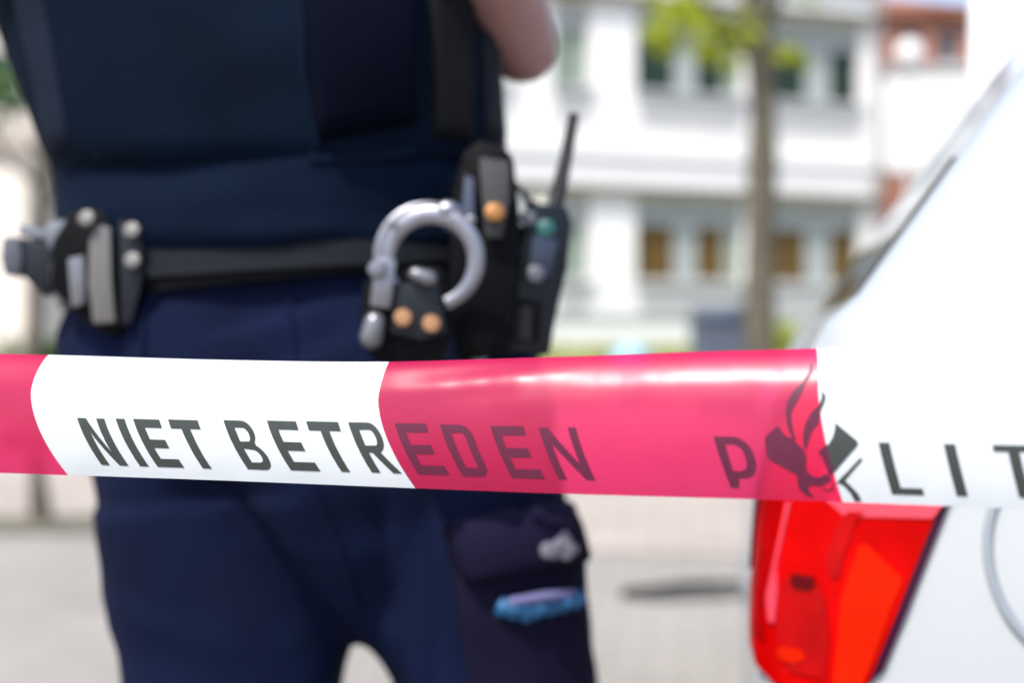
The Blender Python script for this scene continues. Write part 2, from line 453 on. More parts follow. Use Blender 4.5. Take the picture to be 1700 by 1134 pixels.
# low bed of grass in front of the building
def grass_bank():
    bm = bmesh.new(); nx, ny = 90, 8; g = []
    gp = lambda a, d: fa.o + fa.u * a + fa.n * d
    s0, s1 = SL - 1, SR + 12
    hz = lambda d: .02 + .80 * min(1, (3.2 - d) / 1.8) ** .8 if d < 3.2 else .02
    for j in range(ny + 1):
        row = []
        for i in range(nx + 1):
            d = 3.2 - 3.15 * j / ny; p = gp(lerp(s0, s1, i / nx), d); p.z = hz(d) + noise.noise(Vector((p.x * .8, p.y * .8, 0))) * .05
            row.append(bm.verts.new(p))
        g.append(row)
    for j in range(ny):
        for i in range(nx): bm.faces.new([g[j][i], g[j][i + 1], g[j + 1][i + 1], g[j + 1][i]])
    for _ in range(9000):
        d = random.uniform(.1, 3.1); p = gp(random.uniform(s0, s1), d); z = hz(d)
        h = random.uniform(.05, .14); a = random.uniform(0, 6.28); dx, dy = math.cos(a) * .02, math.sin(a) * .02
        bm.faces.new([bm.verts.new(q) for q in ((p.x - dx, p.y - dy, z - .02), (p.x + dx, p.y + dy, z - .02), (p.x + random.uniform(-.05, .05), p.y, z + h))])
    me = bpy.data.meshes.new('grass_bank'); bm.to_mesh(me); bm.free()
    tag(link('grass_bank', me, M['grass']), kind='structure')
grass_bank()

# brick house to the right
bB = empty('brick_house', (9, 33, 0), 'red brick house with a dark roof rising beside the white building', 'building')
fb = Facade(7.4, 32, R(-6), bB)
b0, b1 = fb.at(1455, 300)[0], fb.at(1900, 300)[0]; bz = fb.at(1530, 22)[1]
bholes = []
for (x0, x1) in ((1500, 1530), (1555, 1592), (1650, 1700)):
    s0, s1 = fb.at(x0, 80)[0], fb.at(x1, 80)[0]; bholes.append((s0, s1, fb.at(1500, 105)[1], fb.at(1500, 50)[1], 0))
wall_with_holes(fb, b0, b1, 0, bz, bholes, M['brick'], 'wall', bB)
mb = MB(); fb.box(mb, b0, b1, 0, bz - .05, -8, -.36); mb.build('core', M['brick'], bB, False)
for (s0, s1, z0, z1, k) in bholes:
    mb = MB(); fb.box(mb, s0, s1, z0, z1, -.2, -.12); wf = mb.build('window', M['curtain'], bB, False)
    mb = MB(); fb.box(mb, s0 + .06, s1 - .06, z0 + .06, z1 - .06, -.118, -.1); mb.build('pane', M['grey_plastic'], wf, False)
    mb = MB(); fb.box(mb, s0 - .05, s1 + .05, z0 - .08, z0 - .003, .002, .08); mb.build('sill', M['panel_wall'], wf, False)
mb = MB()
e0 = fb.o + fb.u * (b0 - .1) + fb.n * .3; e1 = fb.o + fb.u * (b1 + .2) + fb.n * .3
dn = -fb.n * 4.2
rg = []
for e, hz in ((e0, bz + .55), (e1, bz - .2)):
    rg.append([e + Vector((0, 0, hz - .4)), e + dn + Vector((0, 0, hz + .9)), e + dn * 2 + Vector((0, 0, hz - .4)), e + dn * 2 + Vector((0, 0, bz - .02)), e + Vector((0, 0, bz - .02))])
mb.loft(rg); mb.build('roof', M['brick'], bB, False)

# white projecting bay before the brick house, and the globe lamp
bC = empty('white_annex', (8.2, 28.5, 0), 'blank white boxy annex on a post in front of the red brick house', 'building')
fc = Facade(7.4, 29, R(-2), bC)
c0, c1 = fc.at(1452, 200)[0], fc.at(1640, 200)[0]
mb = MB(); fc.box(mb, c0, c1, fc.at(1500, 285)[1], fc.at(1500, 118)[1], -.8, 0, .05); mb.build('upper_storey', M['render_wall'], bC, False)
mb = MB(); fc.box(mb, c0 - .08, c1 + .08, fc.at(1500, 118)[1] + .003, fc.at(1500, 110)[1], -.9, .08); mb.build('roof', M['panel_wall'], bC, False)
mb = MB(); fc.box(mb, c0 + 1.3, c0 + 1.5, 0, fc.at(1500, 285)[1] - .003, -.5, -.25); mb.build('post', M['render_wall'], bC, False)
mb = MB(); fc.box(mb, c1 - .55, c1 - .3, 0, fc.at(1500, 285)[1] - .003, -.5, -.25); mb.build('post', M['render_wall'], bC, False)
lp = P(1510, 88, 22)
sl = empty('street_lamp', (lp.x, lp.y, 0), 'white globe street lamp in front of the red brick wall', 'street lamp')
MB().tube([(lp.x, lp.y, 0), (lp.x, lp.y, lp.z - .2)], [.05, .035], 10).build('post', M['pole'], sl)
MB().ball(lp, .21).build('globe', M['white_plastic'], sl)
MB().disc((lp.x, lp.y, lp.z - .24), (0, 0, 1), .1, .05).build('collar', M['pole'], sl)

# pale building at far left
bD = empty('pale_house', (-9, 17, 0), 'pale rendered house with beige gable behind the officer at the far left', 'building')
fd = Facade(-9, 17.5, R(-3), bD)
d0, d1 = fd.at(-900, 300)[0], fd.at(42, 300)[0]
mb = MB(); fd.box(mb, d0, d1, .0, fd.at(20, 245)[1], -6, 0); mb.build('wall', mat('cream_wall', (.66, .59, .52), .85, var=.03, vscale=1.5), bD, False)
mb = MB(); fd.box(mb, d0 - .2, d1 + .15, fd.at(20, 245)[1] + .003, fd.at(20, 228)[1], -6.2, .15); mb.build('eave', M['beige'], bD, False)
for x0, x1 in ((-150, -90), (-330, -250), (-560, -480)):
    s0, s1 = fd.at(x0, 400)[0], fd.at(x1, 400)[0]
    mb = MB(); fd.box(mb, s0, s1, .9, 2.3, .003, .05); wf = mb.build('window', M['win_frame'], bD, False)
    mb = MB(); fd.box(mb, s0 + .07, s1 - .07, .97, 2.23, .052, .06); mb.build('pane', M['win_glass'], wf, False)
bE = empty('beige_block', (-15, 34, 0), 'tall beige block rising behind the pale house at the far left', 'building')
fe = Facade(-14, 34, R(-4), bE)
e0_, e1_ = fe.at(-700, 300)[0], fe.at(240, 300)[0]
mb = MB(); fe.box(mb, e0_, e1_, 0, fe.at(20, 30)[1], -8, 0); mb.build('wall', M['beige'], bE, False)
mb = MB(); fe.box(mb, e0_ - .2, e1_ + .2, fe.at(20, 30)[1] + .003, fe.at(20, 30)[1] + .3, -8.2, .2); mb.build('parapet', M['panel_wall'], bE, False)
for zz in (1.2, 4.0, 6.6):
    for i in range(6):
        s0 = e1_ - 1.6 - i * 2.4
        mb = MB(); fe.box(mb, s0, s0 + 1.1, zz, zz + 1.3, .003, .05); wf = mb.build('window', M['win_frame'], bE, False)
        mb = MB(); fe.box(mb, s0 + .08, s0 + 1.02, zz + .08, zz + 1.22, .052, .06); mb.build('pane', M['win_glass'], wf, False)

# ------------------------------------------------------------------ trees and shrubs
def leaves(bm, c, r, n, size, sq=1.0):
    for _ in range(n):
        d = Vector((random.gauss(0, 1), random.gauss(0, 1), random.gauss(0, 1))).normalized() * (random.random() ** .4) * r
        d.z *= sq; p = Vector(c) + d
        a = Vector((random.gauss(0, 1), random.gauss(0, 1), random.gauss(0, 1))).normalized(); b = a.orthogonal().normalized()
        s = size * random.uniform(.6, 1.3)
        vs = [bm.verts.new(q) for q in (p - a * s, p + b * s * .55 + a * s * .1, p + a * s, p - b * s * .55 + a * s * .1)]
        bm.faces.new(vs)
def tree(name, base, height, r0, r1, lean, clumps, label, group=None, leafm='leaf', lsize=.07, seed=1, limbs=()):
    random.seed(seed)
    t = empty(name, base, label, 'tree', group)
    b = Vector(base); pts = []; rad = []
    for k in range(13):
        u = k / 12
        pts.append(b + Vector((lean * u + .04 * math.sin(u * 7 + seed), .03 * math.sin(u * 5), height * u))); rad.append(lerp(r0, r1, u) * (1 + .08 * math.sin(u * 20 + seed)) * (1.35 if k == 0 else 1))
    mb = MB().tube(pts, rad, 12)
    trunk_top = pts[-1]
    for (u, dx, dy, dz, rr) in limbs:
        p0 = b + Vector((lean * u, 0, height * u)); p2 = p0 + Vector((dx, dy, dz)); p1 = (p0 + p2) / 2 + Vector((dx * .12, 0, -dz * .1))
        mb.tube([p0, p1, p2], [rr, rr * .7, rr * .35], 8)
    mb.build('trunk', M['bark'], t)
    bm = bmesh.new()
    for (dx, dy, dz, r, n) in clumps: leaves(bm, b + Vector((dx, dy, dz)), r, n, lsize, .8)
    me = bpy.data.meshes.new('crown'); bm.to_mesh(me); bm.free()
    link('crown', me, M[leafm], t, False)
    return t
# slim tree before the white building (photo x 1265)
tY = 16.0
tb = P(1272, 567, tY); tb.z = 0
zz = lambda py: CZ - (py - 567) / F * tY
random.seed(5)
cl = []
for k in range(62):
    px = random.gauss(1160, 58); py = random.uniform(-190, 95)
    if px > 1330: px = 1200
    cl.append(((px - 1272) / F * tY, random.uniform(-.5, .5), zz(py), random.uniform(.10, .24), 24))
for k in range(14):
    px = random.gauss(1300, 60); py = random.uniform(-260, -30)
    cl.append(((px - 1272) / F * tY, random.uniform(-.6, .6), zz(py), random.uniform(.2, .35), 60))
for (px, py, r, n) in ((1100, 90, .13, 60), (1085, 62, .12, 40), (1180, 95, .17, 90), (1185, 55, .2, 90), (1130, 20, .22, 110), (1210, 120, .12, 40), (1300, 95, .14, 50), (1330, 110, .1, 24)):
    cl.append(((px - 1272) / F * tY, -.2, zz(py), r, n))
tree('slim_tree', tb, zz(-40), .185, .15, -.12, cl,
     'slim young tree with yellow-green leaves in front of the white building', leafm='leaf', lsize=.06, seed=3,
     limbs=((.83, -.75, -.1, .75, .10), (.86, .35, .1, .9, .09), (.97, -.35, 0, 1.1, .09), (.97, .3, -.1, 1.0, .08), (.88, -.5, .2, .25, .05)))
# tree at the far left by the soil strip
lY = 7.3; lb = P(62, 567, lY); lb.z = .012
lz = lambda py: CZ - (py - 567) / F * lY
cl = [((px - 62) / F * lY, random.uniform(-.2, .2), lz(py), r, n) for (px, py, r, n) in
      ((15, 150, .16, 60), (40, 180, .08, 24), (60, 60, .14, 50), (-60, 200, .16, 60), (70, 330, .05, 10), (120, -40, .3, 150), (60, -190, .4, 260), (150, 60, .35, 180))]
tree('thin_tree', lb, lz(-60), .045, .034, .02, cl, 'thin-trunked tree in the soil strip at the far left', leafm='leaf_dark', lsize=.035, seed=9,
     limbs=((.6, -.25, 0, .3, .02), (.8, .25, 0, .35, .02)))
def shrub(base, w, d, h, label, m, n=900, group=None, seed=2, cat='shrub', name='shrub'):
    random.seed(seed); t = empty(name, base, label, cat, group)
    mb = MB()
    for k in range(7):
        a = random.uniform(0, 6.28)
        mb.tube([Vector(base), Vector(base) + Vector((math.cos(a) * w * .3, math.sin(a) * d * .3, h * .75))], [.02, .006], 6)
    mb.build('stem', M['bark'], t)
    bm = bmesh.new()
    for k in range(26):
        c = Vector(base) + Vector((random.uniform(-w, w) * .42, random.uniform(-d, d) * .42, random.uniform(.2, .85) * h))
        leaves(bm, c, min(w, h) * .22, n // 26, .05)
    me = bpy.data.meshes.new('foliage'); bm.to_mesh(me); bm.free(); link('foliage', me, m, t, False)
    return t
shrub((P(1325, 567, 20.0).x, 20.0, .0), 1.0, .9, 1.42, 'bright green shrub between the tree trunk and the white car', M['leaf'], 2200, seed=4)
shrub((P(20, 567, 12.5).x, 12.5, .006), 1.6, .8, 1.05, 'dark green shrub behind the holster at the far left', M['leaf_dark'], 1800, seed=6)

# dark grey container beside the tree, with lid
cY = 17.5; cb = P(1203, 567, cY)
wb = empty('waste_container', (cb.x, cY, .006), 'dark blue-grey waste container standing left of the tree trunk', 'waste container')
top = CZ - (512 - 567) / F * cY
mb = MB()
mb.loft([[Vector((cb.x + sx * w_, cY + sy * .42 * (w_ / .36), z_)) for sx, sy in ((-1, -1), (1, -1), (1, 1), (-1, 1))] for w_, z_ in ((.32, .12), (.385, top - .22))])
mb.build('body', M['bin'], wb, False)
mb = MB().box((cb.x, cY, top - .15), (.80, .92, .12), None, .03); mb.build('rim', M['bin_dark'], wb)
mb = MB(); mb.loft([[Vector((cb.x + x_, cY + y_, top - .085 + .11 * (1 - (y_ / .45) ** 2) ** .5)) for y_ in (-.44, -.35, -.2, 0, .2, .35, .44)] + [Vector((cb.x + x_, cY + y_, top - .09)) for y_ in (.44, 0, -.44)] for x_ in (-.37, .37)])
mb.build('lid', M['bin'], wb)
for sx in (-1, 1):
    for sy in (-1, 1):
        MB().disc((cb.x + sx * .26, cY + sy * .3, .075), (1, 0, 0), .068, .05).build('wheel', M['rubber'], wb)
# round light blue thing on the grass
bp_ = P(1047, 590, 19.6)
bo = empty('garden_ball', (bp_.x, bp_.y, .05), 'pale blue dome-shaped lid low on the grass left of the grey container', 'dome')
MB().ball((bp_.x, bp_.y, bp_.z - .12), .30, (1, 1, .9)).build('dome', M['ball'], bo)
MB().tube([(bp_.x, bp_.y, 0), (bp_.x, bp_.y, bp_.z - .2)], .2, 16).build('base', M['bin'], bo)

# ------------------------------------------------------------------ barrier tape
TOP = [(-2600, 560), (-600, 585), (0, 588), (80, 590), (300, 597), (500, 601), (640, 602), (800, 597), (1000, 591), (1200, 583), (1400, 578), (1550, 575), (1700, 572), (3600, 540)]
BOT = [(-2600, 740), (-600, 776), (0, 786), (110, 790), (350, 798), (520, 805), (690, 812), (900, 820), (1100, 826), (1240, 830), (1400, 835), (1550, 841), (1700, 846), (3600, 915)]
def sm(tab, x):
    return (interp(tab, x - 60) + interp(tab, x) * 2 + interp(tab, x + 60)) / 4
def tapeY(px): return 1 / (1.228 + .338 * px / 1700)
TH = [(0, 72), (.06, 54), (.12, 44), (.18, 37), (.25, 30), (.31, 20), (.42, 11), (.6, 3), (.8, -5), (1, -14)]
NV = 72
_cache = {}
def column(px):
    key = round(px * 4)
    if key in _cache: return _cache[key]
    Y = tapeY(px); top = sm(TOP, px); bot = sm(BOT, px); H = (bot - top) / F * Y
    w1 = noise.noise(Vector((px * .006, 0, 1.3))); w2 = noise.noise(Vector((px * .013, 5, 1.3)))
    near = math.exp(-((px - 790) / 130) ** 2)        # a soft dent where the tape is slack
    z = [0]; y = [0]
    for k in range(NV):
        v = (k + .5) / NV
        th = smooth_interp(TH, v + .012 * w1)
        th += (1.2 if px > 940 else 4) * w2 * math.sin(v * 9 + px * .004) * (1 if v < .5 else .5)
        th += near * 9 * math.sin(v * 26 + px * .012) * math.exp(-((v - .22) / .16) ** 2)
        th += 1.6 * noise.noise(Vector((px * .022, v * 7, 9.1))) + .8 * noise.noise(Vector((px * .06, v * 16, 2.1)))
        th = R(th); z.append(z[-1] + math.cos(th) / NV); y.append(y[-1] - math.sin(th) / NV)
    s = H / z[-1]
    f = [q / z[-1] for q in z]
    y0 = y[int(NV * .6)]
    P0 = P(px, top, Y)
    pts = [Vector((P0.x, Y + (yy - y0) * s, P0.z - zz_ * s)) for yy, zz_ in zip(y, z)]
    _cache[key] = (f, pts); return _cache[key]
def shift(px, f):
    a = 1.0 - .35 * max(0, min(1, (px - 640) / 730))
    return a * (62 * max(0, (f - .3) / .7) ** 1.7 + 14 * max(0, (.3 - f) / .3) ** 1.5)
def tape_pt(u, f, lift=0.0):
    """u: print column, f: 0 top .. 1 bottom of the tape"""
    px = u + shift(u, f)
    fs, pts = column(px)
    f = max(0, min(1, f))
    k = 0
    lo, hi = 0, NV
    while hi - lo > 1:
        mid = (lo + hi) // 2
        if fs[mid] <= f: lo = mid
        else: hi = mid
    t = (f - fs[lo]) / (fs[hi] - fs[lo]); p = pts[lo].lerp(pts[hi], t)
    if lift:
        d = (pts[hi] - pts[lo]).normalized(); n = Vector((1, 0, 0)).cross(d); 
        if n.y > 0: n = -n
        p = p + n * lift
    return p
# band edges in print columns
BANDS = [-2300, -1250, -560, 49, 627, 1361, 2260, 3400]
tape = empty('barrier_tape', (0, .8, .88), 'red and white police barrier tape stretched across in front of the officer and car', 'barrier tape')
us = []
for a, b in zip(BANDS, BANDS[1:]):
    n = max(4, int((b - a) / (9 if -100 < (a + b) / 2 < 1900 else 30)))
    us += [(lerp(a, b, i / n), BANDS.index(a)) for i in range(n)]
us.append((BANDS[-1], len(BANDS) - 2))
NF = 64
def tape_section(idx, a, b):
    cols = [u for u, k in us if a <= u < b] + [b]
    bm = bmesh.new(); g = [[bm.verts.new(tape_pt(u, j / NF)) for j in range(NF + 1)] for u in cols]
    for i in range(len(cols) - 1):
        for j in range(NF): bm.faces.new([g[i][j], g[i + 1][j], g[i + 1][j + 1], g[i][j + 1]])
    me = bpy.data.meshes.new('tape_band'); bm.to_mesh(me); bm.free()
    red = idx % 2 == 0
    o = link('red_band' if red else 'white_band', me, M['tape_red' if red else 'tape_white'], tape)
    return o
for i, (a, b) in enumerate(zip(BANDS, BANDS[1:])): tape_section(i, a, b)

# lettering: outlines with x in print pixels, y 0 (bottom) .. 1 (top)
def arc(cx, cy, rx, ry, a0, a1, n=10):
    return [(cx + rx * math.cos(R(lerp(a0, a1, k / n))), cy + ry * math.sin(R(lerp(a0, a1, k / n)))) for k in range(n + 1)]
def L_I(t=14.5): return [[(0, 0), (t, 0), (t, 1), (0, 1)]], t
def L_N(w=46, t=13.5): return [[(0, 0), (t, 0), (t, .70), (w - t - 1, 0), (w, 0), (w, 1), (w - t, 1), (w - t, .30), (t + 1, 1), (0, 1)]], w
def L_E(w=45, t=14.5, h=.175): return [[(0, 0), (w, 0), (w, h), (t, h), (t, .5 - h / 2 - .01), (w * .9, .5 - h / 2 - .01), (w * .9, .5 + h / 2 - .01), (t, .5 + h / 2 - .01), (t, 1 - h), (w * .98, 1 - h), (w * .98, 1), (0, 1)]], w
def L_T(w=50, t=14.5, h=.185): return [[(w / 2 - t / 2, 0), (w / 2 + t / 2, 0), (w / 2 + t / 2, 1 - h), (w, 1 - h), (w, 1), (0, 1), (0, 1 - h), (w / 2 - t / 2, 1 - h)]], w
def L_L(w=42, t=18, h=.13): return [[(0, 0), (w, 0), (w, h), (t, h), (t, 1), (0, 1)]], w
def L_D(w=48, t=14.5, h=.17):
    o_ = [(0, 0)] + arc(w - 20, .24, 20, .24, -90, 0) + arc(w - 20, .76, 20, .24, 0, 90) + [(0, 1)]
    i_ = [(t, h)] + arc(w - 20, .27, 20 - t + .5, .12, -90, 0) + arc(w - 20, .73, 20 - t + .5, .12, 0, 90) + [(t, 1 - h)]
    return [o_, i_], w
def L_B(w=46, t=14.5, h=.145):
    o_ = [(0, 0)] + arc(w - 17, .26, 17, .26, -90, 62) + arc(w - 19, .76, 16, .24, -52, 90) + [(0, 1)]
    i1 = [(t, h)] + arc(w - 18, .26 + .02, 8, .13, -90, 90) + [(t, .43)]
    i2 = [(t, .57)] + arc(w - 19, .715, 6.5, .14, -90, 90) + [(t, 1 - h)]
    return [o_, i1, i2], w
def L_R(w=48, t=14.5, h=.15):
    o_ = [(0, 0), (t, 0), (t, .40), (w * .42, .40), (w - 13, 0), (w + 1, 0), (w * .70, .41)] + arc(w - 17, .71, 16, .29, -62, 90) + [(0, 1)]
    i_ = [(t, .54)] + arc(w - 18, .70, 6.5, .155, -90, 90) + [(t, 1 - h)]
    return [o_, i_], w
def L_P(w=60, t=15, h=.13):
    o_ = [(2, 0), (15, .0), (21, .13), (21, .19)] + arc(w - 30, .55, 30, .36, -80, 0) + arc(w - 30, .62, 30, .38, 0, 90) + [(0, 1)]
    i_ = [(16, .34)] + arc(w - 33, .53, 17, .20, -90, 0) + arc(w - 33, .65, 17, .20, 0, 90) + [(17, .85)]
    return [o_, i_], w
def put_outline(contours, fn, du, dv, name, lift, bound_u=None):
    """contours in (x, y); fn maps (x, y) to print (u, f). Cuts the shape finely, lays it on the tape."""
    polys = [[Vector((x, y, 0)) for x, y in c] for c in contours]
    flat = [p for c in polys for p in c]
    tris = tessellate_polygon(polys)
    bm = bmesh.new(); vs = [bm.verts.new(Vector((*fn(p.x, p.y), 0))) for p in flat]
    for t in tris:
        try: bm.faces.new([vs[i] for i in t])
        except ValueError: pass
    ulo_ = min(v.co.x for v in bm.verts); uhi_ = max(v.co.x for v in bm.verts)
    flo = min(v.co.y for v in bm.verts); fhi = max(v.co.y for v in bm.verts)
    cuts = [(Vector((u, 0, 0)), Vector((1, 0, 0))) for u in [ulo_ + du * k for k in range(1, int((uhi_ - ulo_) / du) + 1)] + [b for b in BANDS if ulo_ < b < uhi_]]
    cuts += [(Vector((0, flo + dv * k, 0)), Vector((0, 1, 0))) for k in range(1, int((fhi - flo) / dv) + 1)]
    for co, no in cuts:
        bmesh.ops.bisect_plane(bm, geom=list(bm.verts) + list(bm.edges) + list(bm.faces), plane_co=co, plane_no=no, dist=1e-6)
    for f in bm.faces:
        c = f.calc_center_median(); k = sum(1 for b in BANDS if b <= c.x) - 1
        f.material_index = 1 if k % 2 == 0 else 0
    for v in bm.verts: v.co = tape_pt(v.co.x, v.co.y, lift)
    bmesh.ops.recalc_face_normals(bm, faces=bm.faces)
    me = bpy.data.meshes.new(name); bm.to_mesh(me); bm.free()
    return link(name, me, [M['ink'], M['ink_red']], tape, False)
def word(items, ftab, name='letter'):
    for (fnc, topx, w) in items:
        cont, w0 = fnc() if w is None else fnc(w)
        ft, fb_ = ftab(topx)
        u0 = topx - shift(topx, ft)
        put_outline(cont, lambda x, y: (u0 + x, lerp(fb_, ft, y)), 4, .03, name, .00030)
def ft1(x):
    t = interp([(128, 694), (300, 697), (480, 699), (655, 703), (800, 707), (957, 712), (1100, 714)], x)
    b = interp([(128, 771), (300, 777), (480, 781), (655, 786), (800, 792), (957, 798), (1100, 800)], x + 35)
    return (t - sm(TOP, x)) / (sm(BOT, x) - sm(TOP, x)), (b - sm(TOP, x + 35)) / (sm(BOT, x + 35) - sm(TOP, x + 35))
word([(L_N, 128, 45), (L_I, 192, None), (L_E, 221, 44), (L_T, 279, 49), (L_B, 371, 47), (L_E, 443, 49), (L_T, 508, 53),
      (L_R, 578, 49), (L_E, 655, 53), (L_D, 730, 50), (L_E, 814, 56), (L_N, 894, 62)], ft1)
def ft2(x):
    t = interp([(1187, 725), (1460, 735), (1650, 739), (2000, 744)], x)
    b = interp([(1187, 810), (1460, 821), (1650, 826), (2000, 838)], x + 30)
    return (t - sm(TOP, x)) / (sm(BOT, x) - sm(TOP, x)), (b - sm(TOP, x + 30)) / (sm(BOT, x + 30) - sm(TOP, x + 30))
word([(L_P, 1184, None), (L_L, 1458, 54), (lambda: L_I(19), 1566, None), (lambda: L_T(66, 19, .13), 1647, None), (lambda: L_I(17), 1770, None), (lambda: L_E(62, 17, .14), 1835, None)], ft2)
# emblem: flame over an open book, outlines taken from the photo
def ez(pts): return [(1150 + x / 3.91, 570 + y / 3.91) for x, y in pts]
EMB = [
 ez([(797, 108), (775, 190), (728, 250), (660, 312), (618, 380), (602, 450), (610, 530), (632, 590), (655, 645), (668, 620), (650, 560), (640, 500), (648, 440), (690, 375), (722, 318), (752, 258), (788, 208), (812, 163)]),
 ez([(848, 303), (872, 350), (858, 392), (834, 440), (820, 520), (775, 570), (750, 640), (735, 690), (722, 690), (714, 640), (718, 570), (735, 510), (770, 450), (822, 402), (842, 360)]),
 ez([(550, 538), (474, 605), (468, 628), (482, 738), (505, 762), (600, 815), (680, 858), (683, 915), (700, 955), (735, 985), (795, 1012), (765, 970), (752, 938), (772, 925), (830, 930), (875, 915), (905, 885), (880, 850), (858, 852), (825, 872), (780, 866), (748, 840), (735, 800), (738, 750), (726, 705), (700, 672), (645, 622), (600, 600)]),
 ez([(926, 518), (1062, 632), (1072, 652), (1060, 672), (902, 858), (884, 850), (860, 790), (838, 740), (812, 712), (835, 680), (880, 655), (908, 610), (922, 560)]),
 ez([(1086, 744), (1100, 756), (1020, 850), (988, 892), (1040, 940), (1082, 985), (1104, 1030), (1062, 1030), (1030, 975), (990, 930), (950, 908), (935, 912), (945, 895), (1000, 838)]),
 ez([(905, 905), (922, 938), (905, 965), (870, 962), (845, 945), (852, 938), (875, 950), (898, 950), (908, 932), (896, 908)]),
]
def from_px(x, y):
    t, b = sm(TOP, x), sm(BOT, x); f = max(.005, min(.995, (y - t) / (b - t)))
    return x - shift(x - shift(x, f), f), f
for i, c in enumerate(EMB):
    put_outline([c], from_px, 3, .02, 'emblem', .0003 + .00005 * i)
# ------------------------------------------------------------------ person
per = empty('person', (-.2, 1.4, 0), 'person in navy police uniform, dark vest and duty belt, standing with raised forearms', 'person')
def ring(cx, cy, z, hw, hd, n=32, e=2.4, tilt=0.0, dz=0.0):
    out = []
    for k in range(n):
        a = 2 * math.pi * k / n; c, s = math.cos(a), math.sin(a)
        x = math.copysign(abs(c) ** (2 / e), c) * hw; y = math.copysign(abs(s) ** (2 / e), s) * hd
        out.append(Vector((cx + x, cy + y, z + x * tilt + y * dz)))
    return out
# trousers: seat, two legs
tr = MB()
tr.loft([ring(-.218, 1.40, 1.035, .195, .120), ring(-.215, 1.40, .99, .205, .128), ring(-.211, 1.40, .93, .232, .140), ring(-.197, 1.405, .86, .238, .148), ring(-.185, 1.41, .80, .226, .142), ring(-.170, 1.41, .74, .19, .125), ring(-.156, 1.41, .69, .13, .10), ring(-.150, 1.41, .65, .075, .07), ring(-.150, 1.41, .632, .02, .04)])
def leg(cs): tr.loft([ring(*c) for c in cs])
leg([(-.295, 1.41, .90, .095, .10), (-.292, 1.41, .80, .118, .125), (-.283, 1.41, .70, .114, .122), (-.271, 1.41, .655, .119, .118), (-.270, 1.41, .63, .111, .114), (-.274, 1.41, .60, .106, .112), (-.285, 1.405, .45, .100, .10), (-.29, 1.42, .28, .088, .092), (-.292, 1.43, .10, .085, .09), (-.292, 1.43, .04, .088, .095)])
leg([(-.085, 1.41, .90, .09, .10), (-.066, 1.41, .80, .115, .125), (-.040, 1.41, .70, .112, .122), (-.037, 1.41, .655, .115, .118), (-.032, 1.41, .63, .109, .114), (-.020, 1.41, .60, .102, .112), (.005, 1.405, .45, .096, .10), (.03, 1.42, .28, .086, .09), (.045, 1.43, .10, .084, .09), (.048, 1.43, .04, .088, .095)])
def sstep(a, b, x):
    t = max(0, min(1, (x - a) / (b - a))); return t * t * (3 - 2 * t)
def crease(x, y, A, B, depth, reach, ends=40):
    """fabric lapping over along the line A-B: the side left of it sinks away softly"""
    dx, dy = B[0] - A[0], B[1] - A[1]; L_ = math.hypot(dx, dy)
    t = ((x - A[0]) * dx + (y - A[1]) * dy) / L_; d = ((x - A[0]) * dy - (y - A[1]) * dx) / L_
    w = sstep(-ends, ends, t) * (1 - sstep(L_ - ends, L_ + ends, t))
    return -depth * w * sstep(8, -14, d) * math.exp(min(0, d) / reach)
def folds(p, n):
    # coordinates across the front of the body, in tenths of a millimetre or so
    x = 850 + F * p.x / 1.36; y = 567 - F * (p.z - CZ) / 1.36
    a = .006 * (1 - abs(noise.noise(Vector((p.x * 6 + p.z * 2, p.y * 3, p.z * 3.2)))) * 2.2) - .003
    a += .0022 * noise.noise(Vector((p.x * 16 - p.z * 7, p.y * 8, p.z * 13)))
    if n.y < .2:
        a += crease(x, y, (395, 760), (600, 1062), .020, 90)
        a += crease(x, y, (660, 830), (690, 1300), .014, 45)
        a += crease(x, y, (738, 700), (728, 1300), .008, 30)
        a += crease(x, y, (500, 815), (150, 850), .010, 60)
        a += crease(x, y, (560, 505), (380, 560), .006, 40) + crease(x, y, (600, 560), (420, 640), .006, 50)
        a += crease(x, y, (262, 470), (225, 640), .010, 40)
        a += .005 * math.exp(-((x - 712) / 12) ** 2) * sstep(840, 930, y)
        a += .004 * math.exp(-((y - 1010 - (x - 250) * .35) / 26) ** 2) * math.exp(-((x - 260) / 90) ** 2)
    else:
        a += .006 * noise.noise(Vector((p.x * 8, p.y * 8, p.z * 9)))
    return a
tme = remeshed(tr, .008, 6, folds)
trousers = link('trousers', tme, M['trouser'], per); TB = bvh_of(tme)
# shirt and its bottom edge
sh = MB()
sh.loft([ring(-.215, 1.40, 1.008, .205, .135), ring(-.217, 1.40, 1.022, .222, .151), ring(-.217, 1.40, 1.05, .224, .152), ring(-.220, 1.40, 1.09, .222, .150), ring(-.238, 1.40, 1.18, .228, .148), ring(-.262, 1.40, 1.28, .228, .145), ring(-.268, 1.40, 1.38, .215, .135), ring(-.27, 1.40, 1.455, .17, .10), ring(-.27, 1.40, 1.50, .07, .075)])
sh.capsule([(-.10, 1.40, 1.43), (-.05, 1.39, 1.345)], [.075, .066]); sh.capsule([(-.44, 1.40, 1.43), (-.53, 1.39, 1.37)], [.075, .066])
def sfold(p, n):
    return .006 * noise.noise(Vector((p.x * 5, p.y * 5, p.z * 22))) + .003 * noise.noise(Vector((p.x * 12, p.y * 9, p.z * 40)))
sme = remeshed(sh, .009, 6, sfold)
shirt = link('shirt', sme, M['shirt'], per)
